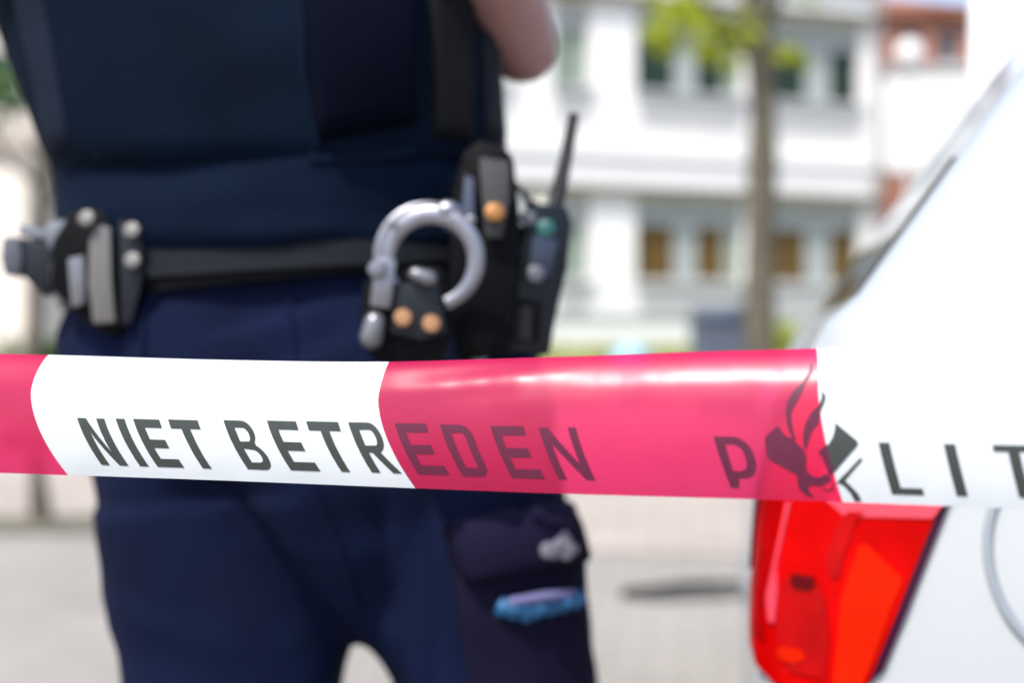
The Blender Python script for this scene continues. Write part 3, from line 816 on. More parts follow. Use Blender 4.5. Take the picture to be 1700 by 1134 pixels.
# protective vest
ve = MB()
ve.loft([ring(-.222, 1.40, 1.088, .216, .150, e=2.6), ring(-.226, 1.40, 1.105, .223, .160, e=2.6), ring(-.243, 1.40, 1.18, .233, .168, e=2.7), ring(-.265, 1.40, 1.28, .244, .170, e=2.8), ring(-.27, 1.40, 1.36, .205, .165, e=2.8), ring(-.27, 1.40, 1.44, .16, .12, e=2.6), ring(-.27, 1.40, 1.48, .10, .09)])
vme = remeshed(ve, .009, 4, lambda p, n: .004 * noise.noise(Vector((p.x * 4, p.y * 4, p.z * 9))) + .002 * noise.noise(Vector((p.x * 14, p.y * 4, p.z * 20))))
vest = link('vest', vme, M['vest'], per); VB = bvh_of(vme)
patch('chest_pocket', [(500, -60), (695, -60), (690, 205), (525, 235)], VB, 1.24, .012, M['vest_dark'], vest, bulge=.012)
patch('side_strap', [(706, -80), (788, -80), (786, 238), (716, 228)], VB, 1.26, .006, M['strap'], vest, 8, 16)
patch('webbing', [(796, -80), (812, -80), (822, 235), (806, 235)], VB, 1.3, .008, M['belt'], vest, 4, 16)
line_on([(498, -60), (505, 120), (528, 245)], VB, 1.24, .004, .001).build('piping', M['shirt'], vest)
line_on([(515, 262), (600, 262), (690, 252)], VB, 1.24, .007, .0).build('hem', M['shirt'], vest)
patch('lit_side_panel', [(6, -80), (60, -80), (118, 235), (84, 262)], VB, 1.35, .003, M['lit_side_panel'], vest, 8, 16)  # paler navy paints the sunlit left edge into the cloth
# belt
def belt_ring(z, ex, n=64): return ring(-.217, 1.40, z, .208 + ex, .135 + ex, n, 2.4, tilt=.06, dz=0)
mb = MB(); mb.loft([belt_ring(.995, 0), belt_ring(.994, .008), belt_ring(1.038, .008), belt_ring(1.040, 0)], cap=False)
bt = mb.build('duty_belt', M['belt'], per)
bbm = bmesh.new(); bbm.from_mesh(bt.data); BB = BVHTree.FromBMesh(bbm); bbm.free()
mb = MB(); mb.loft([ring(-.217, 1.40, z_, .206 + e_, .132 + e_, 64, 2.4, .09) for z_, e_ in ((.986, 0), (.985, .006), (1.0, .006), (1.002, 0))], cap=False)
mb.build('waistband', M['leather'], trousers)
for px in (392,):
    patch('belt_loop', [(px - 14, 440), (px + 12, 438), (px + 12, 475), (px - 10, 477)], TB, 1.27, .005, M['trouser'], trousers, 4, 8)
# trouser details
FLAP = None
line_on([(262, 480), (240, 520), (236, 600), (215, 680)], TB, 1.27, .0035, .001).build('pocket_seam', M['trouser'], trousers)
line_on([(478, 470), (488, 600), (505, 760), (560, 900), (596, 1010)], TB, 1.27, .003, .0).build('fly_seam', M['trouser'], trousers)
fl = patch('cargo_pocket', [(738, 870), (960, 850), (975, 1260), (800, 1270)], TB, 1.35, .012, M['pocket_cloth'], trousers, 16, 20, bulge=.006)
fbm = bmesh.new(); fbm.from_mesh(fl.data)
bb2 = bmesh.new(); bb2.from_mesh(tme); bb2.from_mesh(fl.data); FB = BVHTree.FromBMesh(bb2); bb2.free(); fbm.free()
FLAP = patch('pocket_flap', [(736, 876), (940, 832), (974, 934), (772, 970)], FB, 1.34, .014, M['pocket_cloth'], trousers, 16, 12, bulge=.006)
f3 = bmesh.new(); f3.from_mesh(FLAP.data); FL = BVHTree.FromBMesh(f3); f3.free()
def badge():
    em = MB()
    for (x, y, r) in ((908, 914, .0075), (925, 905, .0055), (935, 900, .008), (938, 915, .0085), (950, 912, .0055), (918, 920, .005), (936, 890, .004)):
        p, n = hit(FL, x, y, 1.33); em.disc(p + n * .001, (n + Vector((0, -.6, 0))).normalized(), r, .002, 12)
    em.build('badge', M['print'], trousers)
badge()
# blue glove tucked under the flap
p0, n0 = hit(FB, 885, 1010, 1.33)
gl = empty('glove', p0, 'crumpled blue glove sticking out of the cargo pocket', 'glove')
g = MB()
for k in range(7):
    x = 826 + k * 20; a, na = hit(FB, x + 4, 1026 - abs(k - 2) * 5, 1.33); b, nb_ = hit(FB, x + 10, 998 - k * 2, 1.33)
    g.capsule([a + na * .003, (a + b) / 2 + na * (.005 + .003 * (k % 2)), b + nb_ * .003], [.0055, .0070, .0050], 10)
gm = remeshed(g, .003, 3, lambda p, n: .0015 * noise.noise(p * 120))
link('palm', gm, M['glove'], gl)
MB().capsule([hit(FB, 850, 1000, 1.33)[0] + Vector((0, -.010, .002)), hit(FB, 900, 992, 1.33)[0] + Vector((0, -.011, .002)), hit(FB, 948, 986, 1.33)[0] + Vector((0, -.010, .002))], [.004, .005, .004], 8).build('highlight_strip', mat('glove_highlight', (.11, .11, .24), .6), gl)  # pale purple paints the highlight on the glove
# the body itself: one skin
bd = MB()
bd.loft([ring(-.2, 1.41, .85, .16, .10), ring(-.22, 1.41, 1.0, .16, .10), ring(-.23, 1.40, 1.2, .18, .11), ring(-.27, 1.40, 1.36, .175, .105), ring(-.27, 1.40, 1.44, .14, .09), ring(-.27, 1.40, 1.48, .07, .065), ring(-.27, 1.395, 1.55, .058, .06), ring(-.27, 1.39, 1.60, .055, .06)])
bd.ball((-.27, 1.375, 1.715), .1, (.78, .95, 1.2)); bd.ball((-.27, 1.345, 1.65), .07, (.8, .85, .75))
bd.capsule([(-.27, 1.285, 1.72), (-.27, 1.262, 1.685)], [.010, .015], 10)
for sx in (-1, 1):
    bd.ball((-.27 + sx * .079, 1.385, 1.70), .03, (.35, .6, 1.05)); bd.ball((-.27 + sx * .032, 1.292, 1.718), .014)
bd.capsule([(-.29, 1.286, 1.655), (-.25, 1.286, 1.655)], [.008, .008], 8)
def arm(shd, elb, wri, fdir, side):
    shd, elb, wri = Vector(shd), Vector(elb), Vector(wri)
    bd.capsule([shd, (shd + elb) / 2, elb], [.056, .050, .035], 16)
    bd.capsule([elb, elb.lerp(wri, .3), wri], [.035, .043, .028], 16)
    fdir = Vector(fdir).normalized(); up = Vector((0, 0, 1)); sd_ = fdir.cross(up).normalized()
    bd.capsule([wri, wri + fdir * .05, wri + fdir * .085], [.027, .036, .036], 14, .5, up=(0, 0, 1))
    for k, L_ in enumerate((.062, .072, .068, .054)):
        b0 = wri + fdir * .085 + up * (.027 - k * .018)
        curl = sd_ * (-.012 * side)
        bd.capsule([b0, b0 + fdir * L_ * .45 + curl * .4, b0 + fdir * L_ * .75 + curl * 1.4, b0 + fdir * L_ * .9 + curl * 2.6], [.0092, .0088, .0082, .0075], 10)
    b0 = wri + fdir * .035 + up * .026
    bd.capsule([b0, b0 + fdir * .03 + up * .024, b0 + fdir * .055 + up * .03], [.012, .010, .009], 10)
arm((-.08, 1.40, 1.43), (.010, 1.37, 1.214), (-.085, 1.19, 1.41), (-1, -.05, .45), 1)
arm((-.44, 1.40, 1.43), (-.665, 1.36, 1.32), (-.46, 1.18, 1.43), (1, -.05, .25), -1)
for x0, x1 in ((-.285, -.29), (-.08, .045)):
    bd.capsule([(x0, 1.41, .85), ((x0 + x1) / 2, 1.41, .48), (x1, 1.43, .08)], [.07, .052, .04], 14)
bme = remeshed(bd, .0045, 3)
body = link('body', bme, M['skin'], per)
hm = MB(); hm.ball((-.27, 1.393, 1.742), .1, (.84, .98, 1.05), 24, 14)
hair = hm.build('hair', M['hair'], per)
for v in hair.data.vertices:
    if v.co.y < -.06 + 0 and v.co.z < 1.77: pass
for sx in (-1, 1):
    MB().ball((-.27 + sx * .032, 1.2835, 1.718), .0095).build('eye', M['print'], per)
    fx = -.292 if sx < 0 else .048
    bo_ = MB(); bo_.capsule([(fx, 1.47, .055), (fx, 1.38, .055), (fx + sx * .02, 1.27, .045)], [.052, .052, .042], 16)
    bo_.tube([(fx, 1.44, .03), (fx, 1.43, .17)], [.052, .058], 16)
    bt_ = remeshed(bo_, .007, 4); link('boot', bt_, M['boot'], per)

# ------------------------------------------------------------------ things on the belt
# handcuffs
hY = 1.175
hc = empty('handcuffs', P(712, 430, hY), 'steel handcuffs hanging in front of the black snap pouch on the belt', 'handcuffs')
def cuff(cx, cy, Y, r, band, a0, a1, thick, tilt):
    c = P(cx, cy, Y); k = Y / F; mb = MB(); n = 44; rings = []
    for i in range(n + 1):
        a = R(lerp(a0, a1, i / n)); rad = Vector((math.cos(a), 0, math.sin(a))); rad = Matrix.Rotation(tilt, 3, 'Z') @ rad
        w_ = band * (.72 + .28 * math.sin(math.pi * i / n)); q = c + rad * (r - w_ / 2)
        ax = Matrix.Rotation(tilt, 3, 'Z') @ Vector((0, 1, 0))
        prof = []
        for j in range(12):
            b = 2 * math.pi * j / 12; cc, ss = math.cos(b), math.sin(b)
            prof.append(q + rad * math.copysign(abs(cc) ** .6, cc) * w_ / 2 + ax * math.copysign(abs(ss) ** .6, ss) * thick / 2)
        rings.append(prof)
    return mb.loft(rings)
cuff(718, 430, hY, .0440, .0155, -72, 214, .009, R(-8)).build('cuff_ring', M['steel'], hc)
cuff(711, 425, hY + .020, .0460, .012, -20, 215, .008, R(6)).build('cuff_ring', M['steel'], hc)
cuff(728, 436, hY + .012, .0350, .010, -60, 80, .012, R(10)).build('ratchet_arm', mat('steel_inner', (.22, .26, .33), .35, metal=.9), hc)
mb = MB(); mb.box(P(637, 470, hY), (.018, .012, .042), Matrix.Rotation(R(8), 3, 'Y'), .004); mb.disc(P(627, 447, hY) + Vector((0, -.004, 0)), (0, -1, 0), .008, .006)
mb.build('lock_case', M['steel'], hc)
MB().capsule([P(622, 535, hY), P(617, 560, hY)], [.009, .010], 14).build('hinge', M['gunmetal'], hc)
MB().ball(P(744, 350, hY), .009, (1.3, .8, 1)).build('pawl', M['steel'], hc)
tm = MB()
for k in range(14):
    a = R(-40 + k * 7); c_ = P(724, 432, hY + .004); tm.box(c_ + Vector((math.cos(a) * .0372, 0, math.sin(a) * .0372)), (.002, .006, .003), Matrix.Rotation(-a, 3, 'Y'))
tm.build('teeth', M['gunmetal'], hc)
for x, y in ((651, 372), (782, 366), (795, 440)):
    MB().disc(P(x, y, hY) + Vector((0, -.005, 0)), (0, -1, 0), .0042, .002, 14).build('rivet', M['gunmetal'], hc)
# pouch under the cuffs
hp = empty('handcuff_pouch', P(690, 530, 1.2), 'black leather pouch with two copper snaps under the handcuffs', 'belt pouch')
u, v = Vector((1, 0, 0)), Vector((0, 0, 1))
def poly_px(pts, Y, org): return [((P(x, y, Y) - org).x, (P(x, y, Y) - org).z) for x, y in pts]
o_ = P(690, 530, 1.215)
MB().prism([(a, b) for a, b in poly_px([(608, 470), (650, 440), (740, 445), (752, 560), (735, 605), (625, 600), (602, 560)], 1.215, o_)], (o_, u, v), .03, .006).build('body', M['leather'], hp)
o2 = P(690, 530, 1.183)
MB().prism(poly_px([(655, 470), (728, 470), (742, 552), (700, 566), (648, 552)], 1.183, o2), (o2, u, v), .006, .002).build('flap', M['plastic'], hp)
for x, y in ((669, 528), (716, 538)):
    MB().disc(P(x, y, 1.175), (0.1, -1, .15), .0075, .004).build('snap', M['brass'], hp)
MB().capsule([P(690, 455, 1.172), P(712, 462, 1.172)], [.006, .007], 10).build('stud', M['gunmetal'], hp)
# strap holder with orange snap
sH = empty('baton_holder', P(820, 380, 1.30), 'black upright belt holder with an orange snap between the handcuffs and the radio', 'belt holder')
o3 = P(810, 400, 1.29)
MB().prism(poly_px([(770, 262), (800, 238), (852, 262), (868, 420), (850, 590), (760, 600), (745, 480), (752, 330)], 1.29, o3), (o3, u, v), .045, .010).build('body', M['leather'], sH)
o4 = P(820, 330, 1.238)
MB().prism(poly_px([(796, 262), (845, 268), (846, 330), (834, 395), (806, 395), (800, 330)], 1.238, o4), (o4, u, v), .006, .002).build('strap', mat('worn_strap', (.025, .026, .028), .6, bump=.3, bscale=300), sH)
MB().disc(P(821, 353, 1.230), (0.1, -1, .2), .0085, .004).build('snap', M['orange'], sH)
o5 = P(790, 330, 1.24)
MB().prism(poly_px([(772, 290), (786, 296), (788, 368), (764, 372)], 1.235, o5), (o5, u, v), .005, .001).build('shirt_stand_in', mat('shirt_stand_in', (.05, .06, .10), .7), sH)  # added piece stands in for shirt showing through a gap
# loose pouch low between: small disc glint
MB().disc(P(795, 592, 1.26), (0, -1, .4), .009, .004).build('stud', M['gunmetal'], sH)
# radio
rY = 1.30
rad = empty('radio', P(870, 470, rY), 'black handheld police radio with stub antenna and green key on the belt', 'radio')
o6 = P(875, 460, rY)
fr6 = (o6, Vector((1, .25, 0)).normalized(), v)
def rp(pts): return [(a, b) for a, b in poly_px(pts, rY, o6)]
MB().prism(rp([(868, 352), (880, 342), (930, 346), (938, 372), (930, 450), (912, 520), (900, 592), (812, 580), (828, 500), (850, 420)]), fr6, .032, .006).build('case', M['plastic'], rad)
MB().prism(rp([(835, 498), (890, 502), (880, 570), (826, 562)]), (o6 + Vector((0.005, -.034, 0)), fr6[1], v), .004, .001).build('pocket_front', M['leather'], rad)
MB().tube([P(918, 350, rY), P(926, 322, rY), P(938, 270, rY), P(950, 205, rY), P(953, 188, rY)], [.0085, .0075, .006, .0052, .0048], 12).build('antenna', M['rubber'], rad)
MB().tube([P(900, 348, rY), P(903, 322, rY)], [.008, .0075], 14).build('knob', mat('knob', (.45, .44, .38), .4), rad)
MB().tube([P(882, 350, rY - .01), P(884, 335, rY - .01)], [.006, .0055], 14).build('knob', M['plastic'], rad)
MB().disc(P(877, 363, rY - .036), (0, -1, .2), .0075, .004).build('speaker_port', M['grey_plastic'], rad)
MB().disc(P(906, 380, rY - .036), (0, -1, .1), .0085, .004).build('green_key', M['green_key'], rad)
MB().box(P(900, 425, rY - .038), (.022, .004, .034), Matrix.Rotation(R(12), 3, 'Y'), .001).build('display', mat('display', (.012, .020, .045), .3), rad)
MB().disc(P(889, 455, rY - .040), (0, -1, .2), .008, .003).build('key', M['grey_plastic'], rad)
gm_ = MB()
for k in range(7): gm_.box(P(862, 510 + k * 8, rY - .043), (.022, .002, .0018), Matrix.Rotation(R(10), 3, 'Y'))
gm_.build('grille', M['rubber'], rad)
cb_ = MB(); cb_.tube([P(884, 350, rY - .01), P(868, 318, rY - .02), P(850, 300, rY - .01), P(838, 262, rY + .02), P(832, 180, rY + .04), P(826, 40, rY + .03), P(820, -160, rY + .02)], .0028, 8)
cb_.build('cable', M['rubber'], rad)
# holster and pistol
ho = empty('holster', P(190, 460, 1.33), 'black holster with pale metal strip and round studs on the left-hand hip in the photo', 'holster')
o7 = P(190, 460, 1.31)
MB().prism(poly_px([(135, 352), (205, 348), (240, 362), (246, 470), (228, 545), (206, 560), (180, 550), (140, 520), (100, 480), (104, 405)], 1.31, o7), (o7, u, v), .035, .007).build('shell', M['leather'], ho)
o8 = P(170, 460, 1.272)
MB().prism(poly_px([(164, 374), (188, 378), (190, 470), (196, 536), (158, 538), (150, 470), (152, 400)], 1.272, o8), (o8, u, v), .009, .003).build('strip', mat('pale_strip', (.12, .115, .11), .5, metal=.2), ho)
MB().prism(poly_px([(200, 366), (240, 370), (238, 470), (222, 535), (204, 540)], 1.272, o8), (P(170, 460, 1.272), u, v), .006, .002).build('plate', M['plastic'], ho)
for x, y in ((146, 364), (221, 384), (222, 434)):
    MB().disc(P(x, y, 1.262), (-.1, -1, .3), .0078, .005).build('stud', mat('stud', (.10, .098, .098), .5, metal=.4) if 'stud' not in bpy.data.materials else bpy.data.materials['stud'], ho)
MB().prism(poly_px([(118, 430), (146, 424), (148, 505), (124, 512)], 1.28, P(130, 460, 1.28)), (P(130, 460, 1.28), u, v), .012, .003).build('guard', M['gunmetal'], ho)
pg = empty('pistol', P(80, 430, 1.34), 'pistol with grey grip end pointing out of the holster at far left', 'pistol')
o9 = P(90, 430, 1.33)
MB().prism(poly_px([(50, 402), (92, 398), (112, 430), (112, 478), (88, 496), (54, 462)], 1.33, o9), (o9, u, v), .028, .006).build('grip', M['plastic'], pg)
MB().prism(poly_px([(22, 396), (52, 396), (56, 430), (52, 462), (24, 460), (19, 430)], 1.33, o9), (o9 + Vector((0, .001, 0)), u, v), .032, .006).build('magazine_base', M['grey_plastic'], pg)
MB().prism(poly_px([(86, 372), (136, 366), (140, 405), (118, 420), (92, 416)], 1.32, P(90, 430, 1.32)), (P(90, 430, 1.32), u, v), .026, .005).build('slide', mat('slide', (.15, .165, .19), .4, metal=.3), pg)
MB().prism(poly_px([(40, 374), (88, 384), (90, 402), (60, 398), (42, 392)], 1.32, P(90, 430, 1.32)), (P(90, 430, 1.32), u, v), .02, .004).build('tang', bpy.data.materials['slide'], pg)
MB().disc(P(100, 446, 1.285), (-.1, -1, .2), .008, .005).build('safety_catch', bpy.data.materials['stud'], pg)
MB().capsule([P(96, 462, 1.30), P(108, 500, 1.30)], [.007, .008], 10).build('trigger_guard', M['gunmetal'], pg)

# ------------------------------------------------------------------ police car
YAW = R(12)
CF = Vector((math.cos(YAW), -math.sin(YAW), 0)); CR = Vector((math.sin(YAW), math.cos(YAW), 0)); CO = Vector((.188, 1.115, 0))
car = empty('police_car', CO + CF * 2.2 + CR * .85, 'white police hatchback with a tall red tail light seen from its rear corner', 'car')
REAR = [(.18, .06), (.30, .012), (.45, 0), (.62, -.004), (.66, .0), (.70, .0), (.80, .006), (.88, .024), (.925, .046), (.945, .056), (.957, .070), (.966, .080), (1.087, .166), (1.20, .248), (1.35, .355), (1.44, .44), (1.475, .55)]
FRONT = [(.18, 4.20), (.30, 4.28), (.55, 4.30), (.68, 4.26), (.76, 4.12), (.84, 3.75), (.90, 3.35), (.957, 3.12), (1.087, 2.88), (1.20, 2.68), (1.35, 2.42), (1.44, 2.2), (1.475, 1.95)]
LAT = [(.18, .06), (.28, .015), (.45, .0), (.60, -.004), (.72, .0), (.82, .010), (.90, .022), (.945, .034), (.966, .046), (1.087, .085), (1.20, .122), (1.35, .175), (1.44, .25), (1.475, .36)]
CORN = [(.18, .10), (.6, .095), (.9, .075), (.957, .055), (1.2, .055), (1.475, .1)]
CW = 1.74
def cS(uu, z, out=0.0):
    """uu 0-1 rear (centre to corner), 1-2 corner, 2-3 flank, 3-4 front corner, 4-5 front"""
    r, f, l, c = interp(REAR, z), interp(FRONT, z), interp(LAT, z), interp(CORN, z)
    hw = CW / 2
    if uu <= 1: s, t = r, lerp(hw, l + c, uu); n = (-1, 0)
    elif uu <= 2:
        a = (uu - 1) * math.pi / 2; s, t = r + c - c * math.cos(a), l + c - c * math.sin(a); n = (-math.cos(a), -math.sin(a))
    elif uu <= 3: s, t = lerp(r + c, f - c * 3, uu - 2), l; n = (0, -1)
    elif uu <= 4:
        a = (uu - 3) * math.pi / 2; s, t = f - c * 3 + c * 3 * math.sin(a), l + c - c * math.cos(a); n = (math.sin(a), -math.cos(a))
    else: s, t = f, lerp(l + c, hw, uu - 4); n = (1, 0)
    s += n[0] * out; t += n[1] * out
    # rear face bows out a little towards the centre
    if uu <= 1: s -= (.05 if z < .9 else .030) * (1 - uu) ** .5 * (1 - uu)
    return s, t
def cP(s, t, z, far=False):
    if far: t = CW - t
    return CO + CF * s + CR * t + Vector((0, 0, z))
def ug(): 
    g = [k / 6 for k in range(6)] + [1 + k / 10 for k in range(10)] + [2 + k / 26 for k in range(26)] + [3 + k / 8 for k in range(8)] + [4 + k / 6 for k in range(7)]
    return g
zs = sorted(set([.18, .22, .26, .30, .36, .42, .48, .54, .58, .62, .66, .68, .70, .74, .78, .82, .86, .89, .91, .925, .938, .947, .955, .962, .97, 1.0, 1.04, 1.087, 1.13, 1.18, 1.24, 1.30, 1.35, 1.40, 1.44, 1.462, 1.475]))
bm = bmesh.new()
for far in (False, True):
    g_ = []
    for z in zs:
        g_.append([bm.verts.new(cP(*cS(uu, z), z, far)) for uu in ug()])
    for a, b in zip(g_, g_[1:]):
        for i in range(len(a) - 1): bm.faces.new([a[i], a[i + 1], b[i + 1], b[i]])
    # roof and floor, closed towards the centreline
    for row, z, dz in ((g_[-1], 1.475, .02), (g_[0], .18, 0)):
        cen = [bm.verts.new(cP(cS(uu, z)[0], CW / 2, z + dz, far)) for uu in ug()]
        for i in range(len(row) - 1): bm.faces.new([row[i], row[i + 1], cen[i + 1], cen[i]])
bmesh.ops.remove_doubles(bm, verts=bm.verts, dist=.0005)
bmesh.ops.recalc_face_normals(bm, faces=bm.faces)
me = bpy.data.meshes.new('body'); bm.to_mesh(me); bm.free()
cbody = link('body', me, M['paint'], car); cbody.data.set_sharp_from_angle(angle=R(50))
def cpatch(name, rows, m, parent, out=.004, far=False, edge=.004, un=14):
    """trim on the body: rows of (z, u0, u1)"""
    bm = bmesh.new(); g = []; g0 = []
    for (z, a, b) in rows:
        uu = [lerp(a, b, k / un) for k in range(un + 1)]
        g.append([bm.verts.new(cP(*cS(q, z, out), z, far)) for q in uu]); g0.append([bm.verts.new(cP(*cS(q, z, -.003), z, far)) for q in uu])
    for a, b in zip(g, g[1:]):
        for i in range(un): bm.faces.new([a[i], a[i + 1], b[i + 1], b[i]])
    rt = g[0] + [r[-1] for r in g[1:]] + g[-1][-2::-1] + [r[0] for r in g[-2:0:-1]]
    rb = g0[0] + [r[-1] for r in g0[1:]] + g0[-1][-2::-1] + [r[0] for r in g0[-2:0:-1]]
    for i in range(len(rt)):
        j = (i + 1) % len(rt); bm.faces.new([rt[i], rt[j], rb[j], rb[i]])
    for r in g0:
        for v_ in r:
            if not v_.link_faces: bm.verts.remove(v_)
    bmesh.ops.recalc_face_normals(bm, faces=bm.faces)
    me = bpy.data.meshes.new(name); bm.to_mesh(me); bm.free()
    o = link(name, me, m, parent); me.set_sharp_from_angle(angle=R(50)); return o
def u_at(s, z):
    r, f, c = interp(REAR, z), interp(FRONT, z), interp(CORN, z)
    if s >= r + c: return 2 + (s - r - c) / (f - c * 3 - r - c)
    return 1 + math.acos(max(-1, min(1, 1 - (s - r) / c))) / (math.pi / 2)
def s_px(px):  # where a photo column meets the flank
    k = (px - 850) / F; return (k * CO.y - CO.x) / (CF.x - k * CF.y)
def z_px(py, s): return CZ - (py - 567) / F * (CO.y + CF.y * s)
# tail light, near side (and its mirror on the far side)
zr = [.652 + .0125 * k for k in range(21)]
edge_tab = [(z_px(1190, .09), s_px(1412)), (z_px(1134, .09), s_px(1440)), (z_px(840, .13), s_px(1560)), (z_px(640, .15), s_px(1640))]
def lamp(far):
    def e(z): return u_at(interp(edge_tab, z) , z)
    def low(z): return 0
    L = cpatch('tail_light', [(z, .86 if z > .68 else lerp(1.5, .9, (z - .652) / .028), e(z)) for z in zr], M['lens_red'], car, .006, far, un=30)
    cpatch('rim', [(z, e(z) - .011, e(z) + .002) for z in zr], M['lens_plum'], L, .0035, far, un=3)
    zz2 = [z for z in zr if z < .80]
    def d(z, a, b): return u_at(lerp(interp(REAR, z) + .0, interp(edge_tab, z), 1) , z)
    # pieces on the lens, split by the column they stand in (px on the photo)
    def pc(name, m, tab, out):   # tab: (z, px0, px1)
        rows = []
        for z in [tab[0][0] + (tab[-1][0] - tab[0][0]) * k / 14 for k in range(15)]:
            a = interp([(q[0], q[1]) for q in tab], z); b = interp([(q[0], q[2]) for q in tab], z)
            rows.append((z, u_at(max(interp(REAR, z) + .0005, s_px(a)), z), u_at(max(interp(REAR, z) + .001, s_px(b)), z)))
        cpatch(name, rows, m, L, out, far, un=10)
    zp = lambda py: z_px(py, .08)
    pc('reflector', M['lens_orange'], [(zp(1150), 1385, 1425), (zp(1060), 1395, 1460), (zp(1000), 1398, 1480), (zp(960), 1410, 1500), (zp(905), 1428, 1440)], .0072)
    pc('dark_cell', M['lens_deep'], [(zp(1128), 1320, 1375), (zp(1060), 1298, 1382), (zp(1000), 1300, 1375), (zp(970), 1315, 1362)], .0074)
    pc('deep_band', M['lens_deep'], [(zp(1085), 1256, 1280), (zp(1000), 1254, 1280), (zp(840), 1274, 1306)], .0076)
    pc('bulb_shadow', mat('lens_dark', (.07, .0005, .002), .3, spec=.1), [(zp(984), 1330, 1352), (zp(974), 1322, 1360), (zp(962), 1326, 1356)], .0090)  # dark red spot paints the bulb's shadow on the lens
    pc('dark_cell', M['lens_deep'], [(zp(960), 1384, 1396), (zp(930), 1376, 1402), (zp(870), 1395, 1420), (zp(850), 1410, 1436)], .0078)
    pc('pale_glint', M['lens_pale'], [(zp(1050), 1288, 1296), (zp(1010), 1284, 1300), (zp(960), 1294, 1298), (zp(840), 1318, 1322)], .0086)  # pale streak painted as a highlight on the lens
    pc('pink_reflection', M['lens_pale'], [(zp(858), 1405, 1548), (zp(835), 1380, 1565), (zp(780), 1370, 1580)], .0074)  # pink band paints the tape's reflection into the lens
    pc('bulb', M['lens_orange'], [(zp(1112), 1310, 1330), (zp(1100), 1300, 1345), (zp(1088), 1308, 1338)], .0084)
    cpatch('dark_edge', [(z, .90, 1.05 + (z - .735) * 1.9) for z in zr if z > .735], M['lens_plum'], L, .0086, far, un=6)
    return L
lamp(False); lamp(True)
# rear window and side windows
def win(name, rows, far, out=.003): return cpatch(name, rows, M['glass_dark'], car, out, far, un=20)
zrw = [.968 + (1.088 - .968) * k / 10 for k in range(11)]
zw = [.968 + (1.42 - .968) * k / 10 for k in range(11)]
cpatch('rear_window', [(z, 0.0, 1.0) for z in zrw], M['glass_dark'], car, .003, False)
cpatch('rear_window', [(z, 0.0, 1.0) for z in zrw], M['glass_dark'], car, .003, True)
cpatch('window_seal', [(z, 1.02, 1.08) for z in zrw], M['rubber'], car, .004, False, un=3)
cpatch('windscreen', [(z, 4.05, 5.0) for z in zw[1:]], M['glass_dark'], car, .004, False)
cpatch('windscreen', [(z, 4.05, 5.0) for z in zw[1:]], M['glass_dark'], car, .004, True)
for far in (False, True):
    for (s0, s1, sl0, sl1) in ((.62, 1.35, .35, 0), (1.42, 2.45, 0, -.55)):
        cpatch('side_window', [(z, u_at(s0 + sl0 * (z - .97) / .45, z), u_at(s1 + sl1 * (z - .97) / .45, z)) for z in [.985 + .04 * k for k in range(11)]], M['glass_dark'], car, .004, far)
    for s_ in (.60, 1.38, 2.5):
        o = cpatch('door_seam', [(z, u_at(s_, z), u_at(s_ + .006, z)) for z in [.25 + .07 * k for k in range(11)]], M['seam'], car, .0008, far, un=1)
    for s_ in (.78, 1.58):
        a_ = cP(s_, interp(LAT, .88) - .03, .88, far); b_ = cP(s_ + .18, interp(LAT, .88) - .03, .88, far)
        MB().capsule([a_, b_], [.012, .012], 10, .6).build('door_handle', M['paint'], car)
    cpatch('bumper_seam', [(z, .0, u_at(.5, z)) for z in (.640, .6445)], M['seam'], car, .0008, far, un=30)
    cpatch('headlight', [(z, 3.3, 4.4) for z in (.62, .66, .70, .74)], M['white_plastic'], car, .006, far)
    cpatch('sill', [(z, 2.0, 3.0) for z in (.20, .25, .29)], M['rubber'], car, .008, far)
    for s_ in (.80, 3.42):
        c_ = cP(s_, .0, .32, far); out_ = -CR if not far else CR
        wh = MB(); n_ = 40
        prof = [(.20, .0), (.31, .005), (.325, -.02), (.325, -.19), (.30, -.21), (.20, -.21)]
        rings = [[c_ + out_ * (.012 + h) + (CF * math.cos(k * 2 * math.pi / n_) + Vector((0, 0, 1)) * math.sin(k * 2 * math.pi / n_)) * rr for k in range(n_)] for rr, h in prof]
        w_ = empty('wheel', c_); w_.parent = car; w_.location = c_ - car.location
        wh.loft(rings, cap=False).build('tyre', M['rubber'], w_)
        rm = MB(); rm.disc(c_ + out_ * .004, out_, .2, .004)
        for k in range(5):
            a = k * 2 * math.pi / 5; d_ = CF * math.cos(a) + Vector((0, 0, 1)) * math.sin(a)
            rm.capsule([c_ + out_ * .012 + d_ * .04, c_ + out_ * .010 + d_ * .18], [.02, .016], 8)
        rm.build('rim', M['gunmetal'], w_)
        ar = MB(); rings = [[c_ + out_ * hh + (CF * math.cos(k * 2 * math.pi / n_) + Vector((0, 0, 1)) * math.sin(k * 2 * math.pi / n_)) * rr for k in range(n_)] for rr, hh in ((.20, .0035), (.37, .0035), (.372, -.03))]
        ar.loft(rings, cap=False).build('wheel_arch', M['rubber'], car)
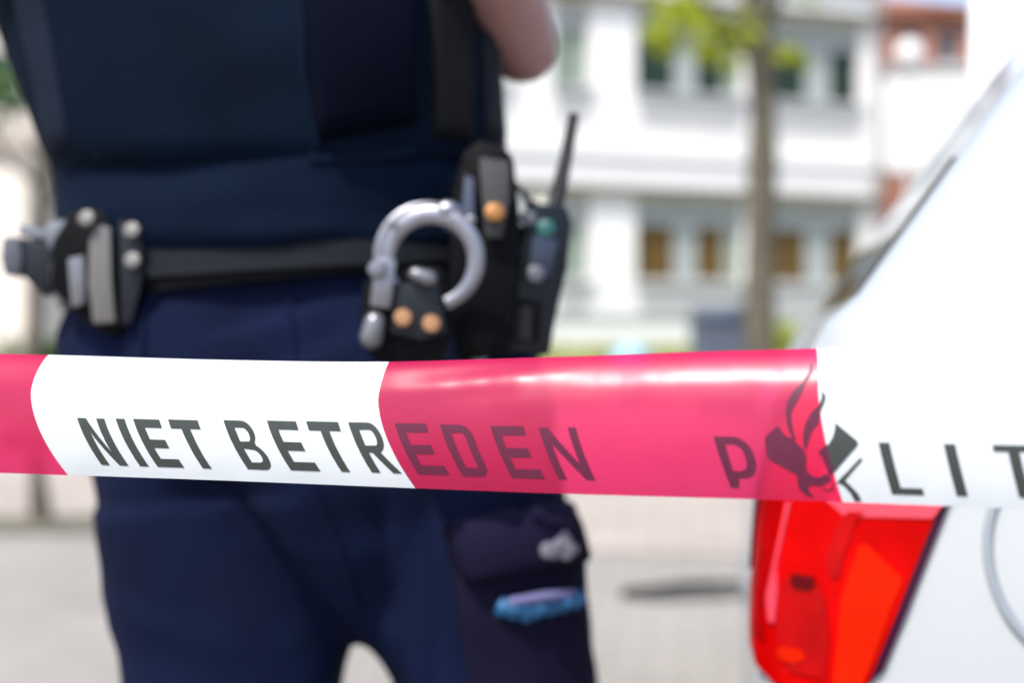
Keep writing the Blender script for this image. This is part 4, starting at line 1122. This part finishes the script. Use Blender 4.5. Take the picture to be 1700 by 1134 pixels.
# fuel flap: a round shut line
cx_s, cz_ = s_px(1634) + .101, z_px(912, .2)
fp = MB(); n_ = 64; rr_ = .098
pts = []
for k in range(n_ + 1):
    a = 2 * math.pi * k / n_; z = cz_ + rr_ * math.sin(a); s = cx_s + rr_ * math.cos(a)
    pts.append(cP(s, interp(LAT, z) , z))
fp.tube(pts, .0042, 8).build('fuel_flap', M['seam'], car)
mb = MB(); a_ = cP(.5, .5, 1.47); 
mb.box(cP(1.5, CW / 2, 1.53), (.25, 1.1, .09), Matrix.Rotation(-YAW, 3, 'Z'), .02); mb.build('light_bar', mat('blue_lens', (.02, .08, .5), .15, coat=1), car)

# ------------------------------------------------------------------ white van beyond the car
VO = P(1604, 567, 3.25); VO.z = 0; VYAW = R(19)
VF = Vector((math.cos(VYAW), -math.sin(VYAW), 0)); VR = Vector((math.sin(VYAW), math.cos(VYAW), 0)); VZ = Vector((0, 0, 1))
def vP(s, t, z): return VO + VF * s + VR * t + VZ * z
van = empty('white_van', vP(2.5, 1, 0), 'plain white panel van standing beyond the police car at the right edge', 'van')
prof = [(0, .25), (0, 1.2), (.01, 1.85), (.08, 1.94), (2.9, 1.94), (3.1, 1.88), (3.8, 1.2), (4.5, .95), (4.55, .25)]
mb = MB().prism(prof, (vP(0, 1.7, 0), VF, VZ), 1.7, .03); mb.build('body', M['van_paint'], van, True)
for s in (.75, 3.7):
    for t, sg in ((.02, -1), (1.68, 1)):
        c_ = vP(s, t, .34); w_ = empty('wheel', c_); w_.parent = van; w_.location = c_ - van.location
        MB().disc(c_ - VR * sg * .12, VR * sg, .34, .14, 32, .2).build('tyre', M['rubber'], w_)
        MB().disc(c_ + VR * sg * .02, VR * sg, .2, .02, 24).build('rim', M['gunmetal'], w_)
MB().prism([(2.6, 1.2), (3.6, 1.2), (3.05, 1.75), (2.6, 1.75)], (vP(0, -.0005, 0), VF, VZ), .004).build('cab_window', M['glass_dark'], van, False)
vrot = Matrix.Rotation(-VYAW, 3, 'Z')
MB().box(vP(-.012, .25, 1.0), (.02, .12, .5), vrot, .005).build('tail_light', M['lens_red'], van)
MB().box(vP(1.5, -.003, 1.05), (.02, .004, 1.4), vrot, 0).build('door_seam', M['seam'], van, False)
